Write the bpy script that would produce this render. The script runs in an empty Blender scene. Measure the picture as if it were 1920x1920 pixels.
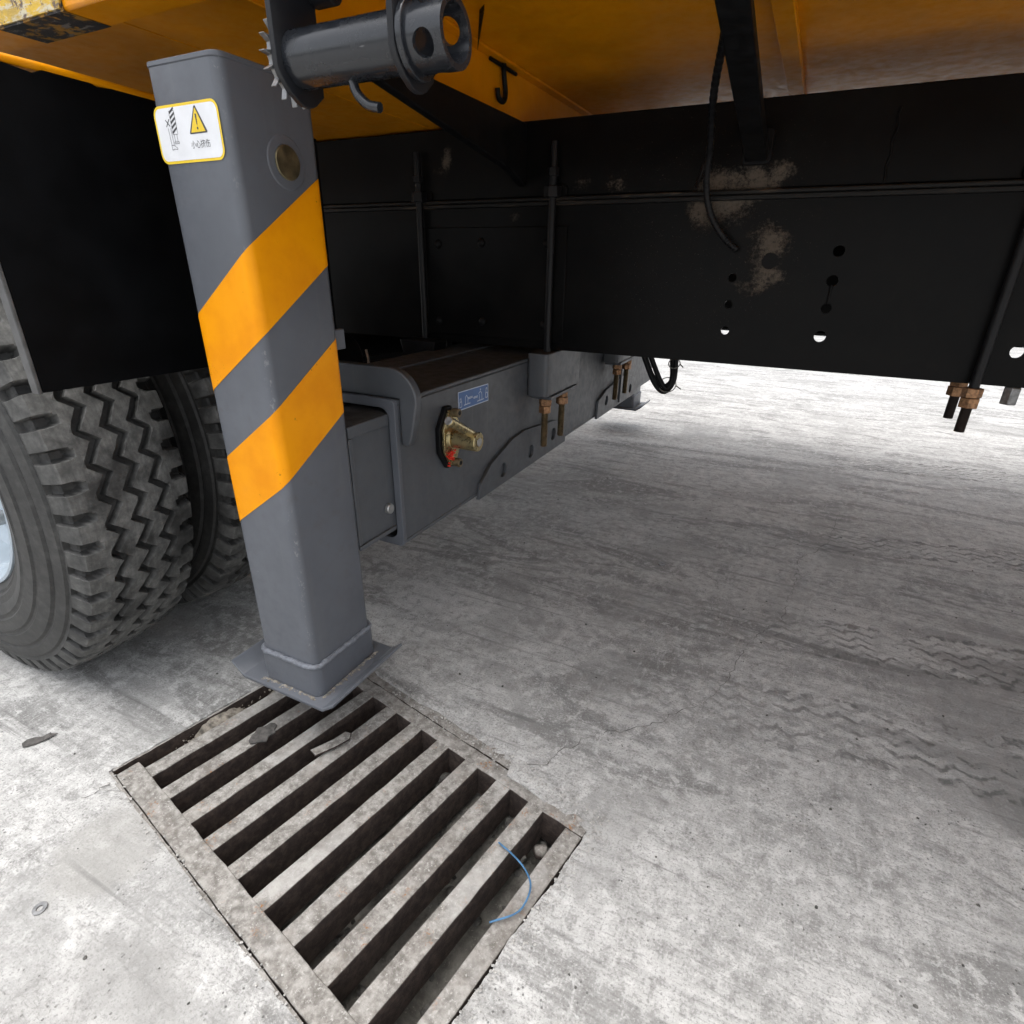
import bpy, math, random
from mathutils import Vector, Matrix
from mathutils.geometry import delaunay_2d_cdt
random.seed(7)
S = bpy.context.scene
COL = S.collection
RAD = math.radians

# ------------------------------------------------------------------ camera
cam_d = bpy.data.cameras.new('camera')
cam = bpy.data.objects.new('camera', cam_d)
COL.objects.link(cam)
cam_d.sensor_width = 36.0
cam_d.lens = 36.0 * 1060 / 1920
cam_d.clip_start = 0.02
cam_d.clip_end = 400
cam.matrix_world = Matrix(((0.89332911, -0.19208825, 0.40628217, 0.0),
                           (0.44925446, 0.35846351, -0.81833633, 0.0),
                           (0.01155546, 0.91356774, 0.40652239, 0.96),
                           (0, 0, 0, 1)))
S.camera = cam

# ------------------------------------------------------------------ sky, sun, exposure
SUN_EL, SUN_AZ = 86.0, 200.0          # azimuth measured clockwise from +Y
w = bpy.data.worlds.new('World')
S.world = w
w.use_nodes = True
wn = w.node_tree.nodes
wl = w.node_tree.links
wn.clear()
sky = wn.new('ShaderNodeTexSky')
sky.sky_type = 'NISHITA'
sky.sun_disc = False
sky.sun_elevation = RAD(SUN_EL)
sky.sun_rotation = RAD(SUN_AZ)
sky.air_density = 1.0
sky.dust_density = 4.0
hs = wn.new('ShaderNodeHueSaturation')
hs.inputs['Saturation'].default_value = 0.24
bg = wn.new('ShaderNodeBackground')
bg.inputs['Strength'].default_value = 0.15
wo = wn.new('ShaderNodeOutputWorld')
wl.new(sky.outputs[0], hs.inputs['Color'])
wl.new(hs.outputs[0], bg.inputs['Color'])
wl.new(bg.outputs[0], wo.inputs['Surface'])
sun_d = bpy.data.lights.new('sun', 'SUN')
sun_d.energy = 0.5  # overcast
sun_d.angle = RAD(60)
sun_d.color = (1.0, 0.97, 0.92)
sun = bpy.data.objects.new('sun', sun_d)
COL.objects.link(sun)
el, az = RAD(SUN_EL), RAD(SUN_AZ)
sv = Vector((math.sin(az) * math.cos(el), math.cos(az) * math.cos(el), math.sin(el)))
sun.rotation_euler = sv.to_track_quat('Z', 'Y').to_euler()
sun.location = sv * 20
S.view_settings.view_transform = 'Standard'
S.view_settings.look = 'None'
S.view_settings.gamma = 1.0
S.view_settings.exposure = 1.34
S.cycles.max_bounces = 7
S.cycles.diffuse_bounces = 5
S.cycles.use_adaptive_sampling = True
S.cycles.adaptive_threshold = 0.03
S.cycles.use_denoising = True


# ------------------------------------------------------------------ node helper
class NT:
    def __init__(self, name):
        self.m = bpy.data.materials.new(name)
        self.m.use_nodes = True
        self.t = self.m.node_tree
        self.n = self.t.nodes
        self.bsdf = self.n['Principled BSDF']
        self._tc = None

    def link(self, a, b):
        self.t.links.new(a, b)

    def put(self, sock, v):
        if hasattr(v, 'links') or hasattr(v, 'is_linked'):
            self.link(v, sock)
        elif isinstance(v, (tuple, list)) and len(v) == 3 and sock.type == 'RGBA':
            sock.default_value = (*v, 1)
        else:
            sock.default_value = v

    def obj(self):
        if not self._tc:
            self._tc = self.n.new('ShaderNodeTexCoord')
        return self._tc.outputs['Object']

    def map(self, scale=(1, 1, 1), rot=(0, 0, 0), loc=(0, 0, 0), vec=None):
        k = self.n.new('ShaderNodeMapping')
        k.inputs['Scale'].default_value = scale
        k.inputs['Rotation'].default_value = rot
        k.inputs['Location'].default_value = loc
        self.link(vec or self.obj(), k.inputs['Vector'])
        return k.outputs[0]

    def noise(self, scale, detail=4, rough=0.55, vec=None, dist=0.0):
        k = self.n.new('ShaderNodeTexNoise')
        k.inputs['Scale'].default_value = scale
        k.inputs['Detail'].default_value = detail
        k.inputs['Roughness'].default_value = rough
        k.inputs['Distortion'].default_value = dist
        self.link(vec or self.obj(), k.inputs['Vector'])
        return k.outputs['Fac']

    def voro(self, scale, feature='F1', vec=None, rnd=1.0):
        k = self.n.new('ShaderNodeTexVoronoi')
        k.feature = feature
        k.inputs['Scale'].default_value = scale
        k.inputs['Randomness'].default_value = rnd
        self.link(vec or self.obj(), k.inputs['Vector'])
        return k.outputs['Distance']

    def ramp(self, fac, a, b, lo=0.0, hi=1.0, smooth=True):
        k = self.n.new('ShaderNodeMapRange')
        k.interpolation_type = 'SMOOTHSTEP' if smooth else 'LINEAR'
        self.put(k.inputs['Value'], fac)
        k.inputs['From Min'].default_value = a
        k.inputs['From Max'].default_value = b
        k.inputs['To Min'].default_value = lo
        k.inputs['To Max'].default_value = hi
        return k.outputs['Result']

    def math(self, op, a, b=0.0, c=None, clamp=False):
        k = self.n.new('ShaderNodeMath')
        k.operation = op
        k.use_clamp = clamp
        self.put(k.inputs[0], a)
        self.put(k.inputs[1], b)
        if c is not None:
            self.put(k.inputs[2], c)
        return k.outputs[0]

    def mix(self, fac, a, b, mode='MIX'):
        k = self.n.new('ShaderNodeMix')
        k.data_type = 'RGBA'
        k.blend_type = mode
        self.put(k.inputs[0], fac)
        self.put(k.inputs[6], a)
        self.put(k.inputs[7], b)
        return k.outputs[2]

    def sep(self, vec):
        k = self.n.new('ShaderNodeSeparateXYZ')
        self.link(vec, k.inputs[0])
        return k.outputs

    def normal_z(self):
        g = self.n.new('ShaderNodeNewGeometry')
        return self.sep(g.outputs['Normal'])[2]

    def bump(self, h, strength=0.3, dist=0.002, prev=None):
        k = self.n.new('ShaderNodeBump')
        k.inputs['Strength'].default_value = strength
        k.inputs['Distance'].default_value = dist
        self.link(h, k.inputs['Height'])
        if prev:
            self.link(prev, k.inputs['Normal'])
        return k.outputs[0]

    def spot(self, loc, r, soft=1.0):
        """1 inside a ball of radius r around loc, falling to 0 at its rim"""
        k = self.n.new('ShaderNodeVectorMath')
        k.operation = 'DISTANCE'
        self.link(self.obj(), k.inputs[0])
        k.inputs[1].default_value = loc
        return self.ramp(k.outputs['Value'], r * (1 - soft), r, 1, 0)

    def done(self, color, rough=0.5, metal=0.0, normal=None, spec=None, coat=None):
        b = self.bsdf
        self.put(b.inputs['Base Color'], color)
        self.put(b.inputs['Roughness'], rough)
        self.put(b.inputs['Metallic'], metal)
        if normal:
            self.link(normal, b.inputs['Normal'])
        if spec is not None:
            b.inputs['Specular IOR Level'].default_value = spec
        if coat is not None:
            b.inputs['Coat Weight'].default_value = coat
            b.inputs['Coat Roughness'].default_value = 0.15
        return self.m


M = {}


def mat_paint(name, col, rough=0.42, grime=(0.09, 0.08, 0.065), amount=0.35, dusttop=0.0, scratch=True, spec=None, edges=()):
    t = NT(name)
    n1 = t.noise(5, 6, 0.6)
    n2 = t.noise(38, 5, 0.65)
    v = t.ramp(n1, 0.3, 0.75, 0.86, 1.1)
    c = t.mix(1.0, col, t.mix(0.0, (1, 1, 1), (1, 1, 1)), 'MULTIPLY')
    k = t.n.new('ShaderNodeVectorMath')
    k.operation = 'SCALE'
    t.link(c, k.inputs[0])
    t.link(v, k.inputs['Scale'])
    c = k.outputs[0]
    # dull grime in soft patches and vertical wash marks
    st = t.noise(1.0, 5, 0.6, vec=t.map((38, 38, 2.2)))
    g = t.math('MULTIPLY', t.ramp(n2, 0.5, 0.75), t.ramp(n1, 0.45, 0.7))
    g = t.math('MULTIPLY', g, amount)
    c = t.mix(g, c, grime)
    c = t.mix(t.ramp(st, 0.56, 0.72, 0, 0.22 * amount), c, (0.22, 0.22, 0.21))
    if scratch:
        sc = t.noise(1.0, 3, 0.7, vec=t.map((55, 55, 260), (0.5, 0.3, 0.8)))
        m = t.math('MULTIPLY', t.ramp(sc, 0.70, 0.74), t.ramp(t.noise(9, 2), 0.55, 0.65))
        c = t.mix(t.math('MULTIPLY', m, 0.5), c, (0.3, 0.3, 0.3))
    if dusttop > 0:
        d = t.math('MULTIPLY', t.ramp(t.normal_z(), 0.55, 0.9), t.ramp(t.noise(22, 6, 0.7), 0.25, 0.6, 0.55, 1))
        c = t.mix(t.math('MULTIPLY', d, dusttop), c, (0.050, 0.046, 0.040))
    for (ex, ey) in edges:                       # chipped corners of a post
        k = t.n.new('ShaderNodeVectorMath')
        k.operation = 'DISTANCE'
        t.link(t.map((1, 1, 0)), k.inputs[0])
        k.inputs[1].default_value = (ex, ey, 0)
        chip = t.math('MULTIPLY', t.ramp(k.outputs['Value'], 0.009, 0.004), t.ramp(t.noise(1, 5, 0.75, vec=t.map((150, 150, 90))), 0.54, 0.64))
        chip = t.math('MULTIPLY', chip, t.ramp(t.noise(6, 2), 0.45, 0.6))
        c = t.mix(t.math('MULTIPLY', chip, 0.5), c, (0.28, 0.28, 0.29))
    r = t.ramp(n2, 0.3, 0.8, rough - 0.07, rough + 0.16)
    nb = t.bump(t.noise(420, 2), 0.05, 0.0006)
    nb = t.bump(n1, 0.12, 0.004, nb)
    return t.done(c, r, 0.0, nb, spec)


M['grey'] = mat_paint('grey_paint', (0.098, 0.106, 0.122), edges=((-.8875, .6325), (-.7465, .6325)))
M['greybox'] = mat_paint('grey_paint_dusty', (0.075, 0.081, 0.09), 0.46, amount=0.6, dusttop=0.95)
M['yellow'] = mat_paint('yellow_deck_paint', (0.70, 0.262, 0.0), 0.38, (0.42, 0.14, 0.001), 0.10, scratch=False, spec=0.28)
M['winch'] = mat_paint('dark_grey_enamel', (0.016, 0.018, 0.022), 0.22, amount=0.12, spec=0.55)
M['winchplate'] = mat_paint('black_enamel', (0.014, 0.015, 0.018), 0.42, amount=0.2, spec=0.3)


def mat_stripe():
    t = NT('yellow_stripe')
    n = t.noise(14, 5, 0.6)
    c = t.mix(t.ramp(n, 0.35, 0.7), (0.84, 0.315, 0.0), (0.76, 0.262, 0.0))
    s = t.math('MULTIPLY', t.ramp(t.noise(150, 3, 0.7), 0.66, 0.70), t.ramp(t.noise(20, 2), 0.55, 0.62))
    c = t.mix(t.math('MULTIPLY', s, 0.7), c, (0.12, 0.05, 0.01))
    return t.done(c, t.ramp(n, 0.3, 0.7, 0.4, 0.52), 0, t.bump(t.noise(420, 2), 0.04, 0.0005), spec=0.2)


M['stripe'] = mat_stripe()


def plain(name, col, rough=0.5, metal=0.0, var=0.15, scale=40, bump=0.0, spec=None):
    t = NT(name)
    n = t.noise(scale, 5, 0.6)
    lo = tuple(x * (1 - var) for x in col)
    hi = tuple(min(1, x * (1 + var)) for x in col)
    c = t.mix(t.ramp(n, 0.3, 0.7), lo, hi)
    nb = t.bump(t.noise(scale * 4, 3), bump, 0.001) if bump else None
    return t.done(c, t.ramp(n, 0.25, 0.75, max(0.05, rough - 0.08), rough + 0.08), metal, nb, spec)


M['blackflap'] = plain('black_panel', (0.0028, 0.003, 0.0035), 0.6, var=0.3, scale=14, spec=0.06)
M['blackrub'] = plain('black_rubber', (0.008, 0.008, 0.009), 0.45, var=0.3, scale=60, bump=0.15, spec=0.25)
M['black'] = plain('black_steel', (0.006, 0.006, 0.0065), 0.5, var=0.35, scale=30, bump=0.08, spec=0.14)
M['rod'] = plain('oiled_rod', (0.008, 0.008, 0.009), 0.40, var=0.3, scale=40, bump=0.05, spec=0.22)
M['rod2'] = plain('ratchet_steel', (0.22, 0.22, 0.22), 0.4, 0.7, 0.3, 80)
M['flapedge'] = plain('flap_edge', (0.075, 0.075, 0.075), 0.6, var=0.3, scale=50)
M['brass'] = plain('zinc_yellow_steel', (0.44, 0.36, 0.19), 0.30, 0.85, 0.25, 60, 0.1)
M['nutcu'] = plain('coppery_nut', (0.30, 0.165, 0.085), 0.45, 0.6, 0.45, 120, 0.25)
M['stud'] = plain('threaded_stud', (0.17, 0.13, 0.075), 0.45, 0.6, 0.35, 80, 0.1)
M['studdark'] = plain('dark_stud', (0.03, 0.023, 0.02), 0.6, 0.3, 0.4, 90, 0.15)
M['pin'] = plain('pin_steel', (0.20, 0.17, 0.10), 0.38, 0.8, 0.3, 45, 0.08)
M['red'] = plain('red_marker', (0.65, 0.03, 0.012), 0.5)
M['rim'] = plain('rim_paint', (0.36, 0.42, 0.47), 0.4, 0.0, 0.12, 12)
M['white'] = plain('sticker_white', (0.74, 0.75, 0.77), 0.4, 0, 0.05, 25)
M['styel'] = plain('sticker_yellow', (0.80, 0.56, 0.03), 0.4, 0, 0.06, 25)
M['ink'] = plain('sticker_ink', (0.06, 0.06, 0.065), 0.5, 0, 0.1)
M['blue'] = plain('sticker_blue', (0.05, 0.13, 0.33), 0.4, 0, 0.1)
M['pale'] = plain('sticker_pale', (0.50, 0.58, 0.70), 0.4, 0, 0.1)
M['wire'] = plain('blue_wire', (0.055, 0.16, 0.30), 0.45, 0, 0.25, 60)
M['silver'] = plain('worn_steel', (0.45, 0.45, 0.44), 0.35, 0.8, 0.2, 80)
M['weld'] = plain('painted_weld', (0.13, 0.14, 0.16), 0.5, 0, 0.3, 120, 0.4)
M['leaf'] = plain('dark_scrap', (0.075, 0.07, 0.065), 0.8, 0, 0.4, 90, 0.3)
M['tie'] = plain('pale_cable_tie', (0.30, 0.29, 0.26), 0.5)


def mat_frame():
    t = NT('black_chassis_paint')
    n = t.noise(7, 6, 0.6)
    c = t.mix(t.ramp(n, 0.3, 0.75), (0.0035, 0.0035, 0.0037), (0.0065, 0.0063, 0.006))
    spots = [((-.264, 1.65, 1.148), .085), ((-.19, 1.65, 1.145), .105), ((-.13, 1.65, 1.16), .07),
             ((-.62, 1.65, 1.16), .050), ((-.526, 1.65, 1.15), .045), ((-.814, 1.65, 1.085), .055),
             ((-.128, 1.65, .985), .095), ((-.137, 1.65, .93), .085), ((-1.064, 1.65, 1.22), .06),
             ((-.25, 1.65, 1.10), .13), ((-.30, 1.65, 1.07), .07), ((-.50, 1.65, 1.14), .055)]
    tot = None
    wn_ = t.n.new('ShaderNodeTexNoise')
    wn_.inputs['Scale'].default_value = 11
    wn_.inputs['Detail'].default_value = 3
    t.link(t.obj(), wn_.inputs['Vector'])
    wa = t.n.new('ShaderNodeVectorMath')
    wa.operation = 'MULTIPLY_ADD'
    t.link(wn_.outputs['Color'], wa.inputs[0])
    wa.inputs[1].default_value = (0.16, 0.0, 0.11)
    wb = t.n.new('ShaderNodeVectorMath')
    wb.operation = 'ADD'
    t.link(t.obj(), wb.inputs[0])
    wb.inputs[1].default_value = (-0.08, 0, -0.055)
    t.link(wb.outputs[0], wa.inputs[2])
    for loc, r in spots:
        k = t.n.new('ShaderNodeVectorMath')
        k.operation = 'DISTANCE'
        t.link(wa.outputs[0], k.inputs[0])
        k.inputs[1].default_value = loc
        wgt = 1.0 if r > .057 else 0.6
        sp = t.ramp(k.outputs['Value'], 0, r, wgt, 0)
        tot = sp if tot is None else t.math('MAXIMUM', tot, sp)
    e = t.noise(150, 7, 0.8)
    f = t.noise(1, 5, 0.7, vec=t.map((14, 14, 30)))
    a = t.math('ADD', tot, t.math('MULTIPLY', t.math('SUBTRACT', e, 0.5), 2.0))
    a = t.math('ADD', a, t.math('MULTIPLY', t.math('SUBTRACT', f, 0.5), 1.2))
    d = t.math('MULTIPLY', t.ramp(a, 0.25, 1.25), t.ramp(tot, 0.0, 0.45))
    fl = t.math('MULTIPLY', t.ramp(t.noise(330, 2, 0.6), 0.70, 0.73), t.ramp(t.spot((-.28, 1.65, 1.06), .45), 0, 0.6))
    d = t.math('MAXIMUM', d, t.math('MULTIPLY', fl, 0.8))
    hole = t.ramp(t.math('ADD', t.spot((-.118, 1.65, .966), .030), t.math('MULTIPLY', t.math('SUBTRACT', e, 0.5), 0.8)), 0.3, 0.36)
    d = t.math('MULTIPLY', d, t.math('SUBTRACT', 1.0, hole))
    c = t.mix(t.ramp(d, 0, 1, 0, 0.9), c, (0.125, 0.105, 0.084))
    # thin film of dust over the lower web
    c = t.mix(t.ramp(t.noise(26, 7, 0.7), 0.55, 0.8, 0, 0.06), c, (0.07, 0.058, 0.045))
    r = t.math('ADD', t.ramp(n, 0.3, 0.8, 0.30, 0.42), t.math('MULTIPLY', d, 0.4))
    return t.done(c, r, 0, t.bump(t.noise(120, 4), 0.12, 0.001, t.bump(d, 0.3, 0.002)), spec=0.10)


M['frame'] = mat_frame()


def mat_ledge():
    t = NT('dusty_black_ledge')
    n = t.noise(1, 6, 0.72, vec=t.map((9, 30, 60)))
    m = t.math('MULTIPLY', t.ramp(n, 0.50, 0.72), t.ramp(t.noise(2.2, 3, 0.6), 0.42, 0.62))
    c = t.mix(m, (0.011, 0.0108, 0.0105), (0.10, 0.076, 0.056))
    return t.done(c, 0.45, 0, t.bump(n, 0.3, 0.002), spec=0.2)


M['ledge'] = mat_ledge()


def mat_tyre():
    t = NT('dusty_tyre_rubber')
    n1 = t.noise(9, 6, 0.65)
    n2 = t.noise(46, 6, 0.7)
    n3 = t.noise(1, 4, 0.6, vec=t.map((30, 160, 30), (0, 0.4, 0.2)))
    c = t.mix(t.ramp(n2, 0.3, 0.7), (0.016, 0.016, 0.016), (0.028, 0.028, 0.027))
    # dust on the worn outer faces; grooves and wet patches stay black
    g = t.n.new('ShaderNodeAttribute')
    g.attribute_name = 'wear'
    d = t.math('MULTIPLY', g.outputs['Fac'], t.ramp(n1, 0.36, 0.52, 0.2, 1.0))
    d = t.math('MULTIPLY', d, t.ramp(n3, 0.3, 0.7, 0.65, 1.0))
    d = t.math('ADD', d, t.math('MULTIPLY', t.ramp(n2, 0.5, 0.75), 0.10), clamp=True)
    c = t.mix(d, c, t.mix(t.ramp(n2, 0.3, 0.7), (0.085, 0.085, 0.081), (0.17, 0.168, 0.16)))
    return t.done(c, t.ramp(d, 0, 1, 0.55, 0.88), 0, t.bump(n3, 0.2, 0.001, t.bump(n2, 0.2, 0.002)), spec=0.35)


M['tyre'] = mat_tyre()


def mat_deck():
    return M['yellow']


def mat_scuff():
    t = NT('scuffed_hazard_paint')
    st = t.noise(1, 6, 0.7, vec=t.map((26, 60, 120), (0.2, 0.7, 0.3)), dist=0.6)
    n = t.noise(30, 6, 0.7)
    c = t.mix(t.ramp(n, 0.42, 0.55), (0.62, 0.40, 0.03), (0.45, 0.30, 0.05))
    c = t.mix(t.ramp(st, 0.48, 0.60), c, (0.55, 0.50, 0.36))
    c = t.mix(t.ramp(t.noise(55, 5, 0.7), 0.56, 0.62), c, (0.12, 0.08, 0.06))
    return t.done(c, 0.6, 0, t.bump(st, 0.5, 0.003))


M['scuff'] = mat_scuff()


def mat_tape():
    t = NT('worn_black_tape')
    st = t.noise(1, 6, 0.7, vec=t.map((30, 90, 40), (0, 0, 0.9)), dist=0.5)
    n = t.noise(24, 5, 0.7)
    c = t.mix(t.ramp(n, 0.50, 0.58), (0.012, 0.012, 0.014), (0.30, 0.15, 0.01))
    c = t.mix(t.ramp(st, 0.56, 0.62), c, (0.14, 0.13, 0.12))
    return t.done(c, 0.65, 0, t.bump(st, 0.5, 0.002))


M['tape'] = mat_tape()


def mat_grate():
    t = NT('dusty_rusty_grate_steel')
    n1 = t.noise(11, 6, 0.65)
    n2 = t.noise(60, 7, 0.72)
    n3 = t.noise(190, 4, 0.7)
    rust = t.mix(t.ramp(n2, 0.35, 0.7), (0.022, 0.014, 0.011), (0.070, 0.050, 0.040))
    dust = t.mix(t.ramp(n2, 0.35, 0.68), (0.145, 0.134, 0.12), (0.35, 0.335, 0.31))
    dust = t.mix(t.ramp(n3, 0.55, 0.68, 0, 0.75), dust, (0.46, 0.445, 0.42))
    dust = t.mix(t.ramp(n1, 0.52, 0.66, 0, 0.4), dust, (0.21, 0.185, 0.16))
    dust = t.mix(t.math('MULTIPLY', t.ramp(n3, 0.52, 0.64), t.ramp(t.noise(17, 4, 0.6), 0.56, 0.66)), dust, (0.25, 0.115, 0.045))
    dust = t.mix(t.ramp(t.noise(4.5, 4, 0.65, dist=0.6), 0.50, 0.66, 0, 0.5), dust, (0.45, 0.44, 0.42))
    dust = t.mix(t.ramp(t.noise(7.5, 4, 0.65, dist=0.8), 0.54, 0.64, 0, 0.35), dust, (0.15, 0.132, 0.115))
    up = t.ramp(t.normal_z(), 0.35, 0.85)
    up = t.math('MULTIPLY', up, t.ramp(n2, 0.2, 0.4, 0.75, 1))
    c = t.mix(up, rust, dust)
    return t.done(c, 0.85, 0, t.bump(n3, 0.45, 0.0015, t.bump(n2, 0.5, 0.004)))


M['grate'] = mat_grate()


def mat_dirt():
    t = NT('drain_silt')
    n = t.noise(24, 8, 0.7)
    n3 = t.noise(150, 5, 0.7)
    c = t.mix(t.ramp(n, 0.3, 0.7), (0.075, 0.071, 0.062), (0.19, 0.182, 0.162))
    c = t.mix(t.ramp(n3, 0.58, 0.66), c, (0.20, 0.19, 0.17))
    return t.done(c, 0.95, 0, t.bump(n3, 0.5, 0.003, t.bump(n, 0.6, 0.01)))


M['dirt'] = mat_dirt()


def mat_ground():
    t = NT('worn_concrete')
    o = t.obj()
    big = t.noise(1.1, 3, 0.55)
    mid = t.noise(5.5, 5, 0.68, dist=0.4)
    fine = t.noise(34, 4, 0.74, dist=0.3)
    grain = t.noise(230, 2, 0.75)
    drag = t.noise(1, 5, 0.7, vec=t.map((1.9, 15, 1), (0, 0, RAD(-12))), dist=0.7)
    drag2 = t.noise(1, 3, 0.72, vec=t.map((70, 14, 1), (0, 0, RAD(28))), dist=0.4)
    c = t.mix(t.ramp(mid, 0.30, 0.70), (0.31, 0.307, 0.296), (0.47, 0.466, 0.452))
    c = t.mix(t.ramp(big, 0.40, 0.62, 0, 0.35), c, (0.30, 0.298, 0.288))
    # smears of damp dust dragged along by tyres, pale dust between them
    sm = t.noise(1, 6, 0.66, vec=t.map((1.2, 4.6, 1), (0, 0, RAD(-9))), dist=1.7)
    c = t.mix(t.ramp(sm, 0.52, 0.60, 0, 0.68), c, (0.165, 0.163, 0.157))
    c = t.mix(t.ramp(sm, 0.46, 0.36, 0, 0.5), c, (0.53, 0.526, 0.51))
    c = t.mix(t.ramp(drag, 0.53, 0.66, 0, 0.40), c, (0.20, 0.198, 0.19))
    c = t.mix(t.ramp(drag, 0.44, 0.34, 0, 0.28), c, (0.55, 0.546, 0.53))
    c = t.mix(t.ramp(fine, 0.51, 0.63, 0, 0.55), c, (0.58, 0.575, 0.56))
    c = t.mix(t.ramp(fine, 0.47, 0.36, 0, 0.52), c, (0.17, 0.167, 0.16))
    c = t.mix(t.ramp(drag2, 0.54, 0.70, 0, 0.4), c, (0.52, 0.515, 0.50))
    c = t.mix(t.ramp(grain, 0.56, 0.68, 0, 0.42), c, (0.62, 0.615, 0.60))
    c = t.mix(t.ramp(grain, 0.45, 0.36, 0, 0.48), c, (0.12, 0.118, 0.113))
    fleck2 = t.noise(1, 2, 0.6, vec=t.map((40, 170, 1), (0, 0, RAD(14))), dist=1.2)
    c = t.mix(t.ramp(fleck2, 0.58, 0.70, 0, 0.4), c, (0.13, 0.128, 0.122))
    patch = t.noise(2.7, 4, 0.62, dist=0.9)
    c = t.mix(t.ramp(patch, 0.54, 0.59, 0, 0.4), c, (0.255, 0.253, 0.244))
    wet = t.math('ADD', t.spot((.75, 1.45, 0), .95), t.math('MULTIPLY', t.math('SUBTRACT', sm, 0.5), 2.4))
    c = t.mix(t.ramp(wet, 0.35, 0.75, 0, 0.5), c, (0.175, 0.173, 0.167))
    # small pits
    pit = t.math('MULTIPLY', t.ramp(t.voro(75), 0.16, 0.10), t.ramp(t.noise(6, 3), 0.48, 0.6))
    c = t.mix(t.math('MULTIPLY', pit, 0.7), c, (0.07, 0.068, 0.065))
    # smoother darker patching of the slab beside the drain
    pm = t.math('ADD', t.spot((-.93, .285, 0), .15), t.math('MULTIPLY', t.math('SUBTRACT', fine, 0.5), 0.9))
    c = t.mix(t.ramp(pm, 0.28, 0.5, 0, 0.55), c, (0.29, 0.284, 0.266))
    pm2 = t.math('ADD', t.spot((-.70, .12, 0), .22), t.math('MULTIPLY', t.math('SUBTRACT', mid, 0.5), 1.2))
    c = t.mix(t.ramp(pm2, 0.3, 0.6, 0, 0.35), c, (0.21, 0.205, 0.195))
    # tyre prints: zigzag tread left in damp dust, three tracks
    tread = None
    breakup = t.ramp(t.math('ADD', t.noise(9, 3, 0.7), t.math('MULTIPLY', t.math('SUBTRACT', fine, 0.5), 1.3)), 0.32, 0.68)
    wobn = t.noise(2.6, 1)
    jig = t.noise(24, 2, 0.7)
    jig2 = t.noise(17, 2, 0.7, vec=t.map(loc=(3, 5, 1)))
    for (x0, y0, x1, y1, half, seed) in ((.22, 2.254, .849, 2.40, .085, 1.0), (.091, 1.545, .67, 1.66, .105, 4.0),
                                         (.031, 1.175, .577, 1.255, .105, 9.0), (.3, 3.35, 1.2, 3.5, .11, 3.0)):
        ang = math.atan2(y1 - y0, x1 - x0)
        mp = t.n.new('ShaderNodeMapping')
        mp.vector_type = 'TEXTURE'
        mp.inputs['Location'].default_value = (x0, y0, 0)
        mp.inputs['Rotation'].default_value = (0, 0, ang)
        t.link(o, mp.inputs['Vector'])
        sx, sy, _ = t.sep(mp.outputs[0])
        wob = t.math('MULTIPLY', t.math('SUBTRACT', wobn, 0.5), 0.06)
        ty = t.math('ADD', sy, wob)
        ty = t.math('ADD', ty, t.math('MULTIPLY', t.math('SUBTRACT', jig, 0.5), 0.028))
        sx = t.math('ADD', sx, t.math('MULTIPLY', t.math('SUBTRACT', jig2, 0.5), 0.045))
        tri = t.math('PINGPONG', sx, 0.035)
        zz = t.math('ADD', ty, t.math('MULTIPLY', tri, 0.7))
        lines = t.math('PINGPONG', t.math('ADD', zz, seed), 0.019)
        ln = t.ramp(lines, 0.0095, 0.0025)
        lug = t.math('MULTIPLY', t.ramp(t.math('PINGPONG', sx, 0.03), 0.012, 0.016), t.ramp(t.math('ABSOLUTE', ty), half * 0.68, half * 0.76))
        ln = t.math('MAXIMUM', ln, lug)
        band = t.ramp(t.math('ABSOLUTE', ty), half, half * 0.9)
        start = t.ramp(sx, -0.8, 0.45)
        k = t.math('MULTIPLY', t.math('MULTIPLY', ln, band), t.math('MULTIPLY', start, breakup))
        tread = k if tread is None else t.math('MAXIMUM', tread, k)
    c = t.mix(t.math('MULTIPLY', tread, 0.8), c, (0.085, 0.084, 0.081))
    # long faint scuff lines from turning tyres
    arc = t.noise(1, 5, 0.6, vec=t.map((1.2, 60, 1), (0, 0, RAD(-14))), dist=0.3)
    c = t.mix(t.math('MULTIPLY', t.ramp(arc, 0.57, 0.68, 0, 0.6), t.ramp(t.noise(2.5, 3), 0.42, 0.6)), c, (0.13, 0.128, 0.124))
    h = t.math('ADD', t.math('MULTIPLY', fine, 0.6), t.math('MULTIPLY', grain, 0.35))
    h = t.math('SUBTRACT', h, t.math('MULTIPLY', pit, 0.6))
    nb = t.bump(h, 0.6, 0.004)
    return t.done(c, t.ramp(fine, 0.3, 0.7, 0.72, 0.92), 0, nb, spec=0.35)


M['ground'] = mat_ground()
M['crack'] = plain('crack_dark', (0.11, 0.107, 0.10), 0.9, 0, 0.3, 80)
M['crust'] = plain('caked_mortar', (0.20, 0.18, 0.15), 0.95, 0, 0.6, 75, 0.5)
M['stone'] = plain('rubble_grey', (0.085, 0.082, 0.075), 0.9, 0, 0.5, 60, 0.3)
M['mortar'] = plain('mortar_crumbs', (0.36, 0.35, 0.33), 0.9, 0, 0.3, 70, 0.4)


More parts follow.
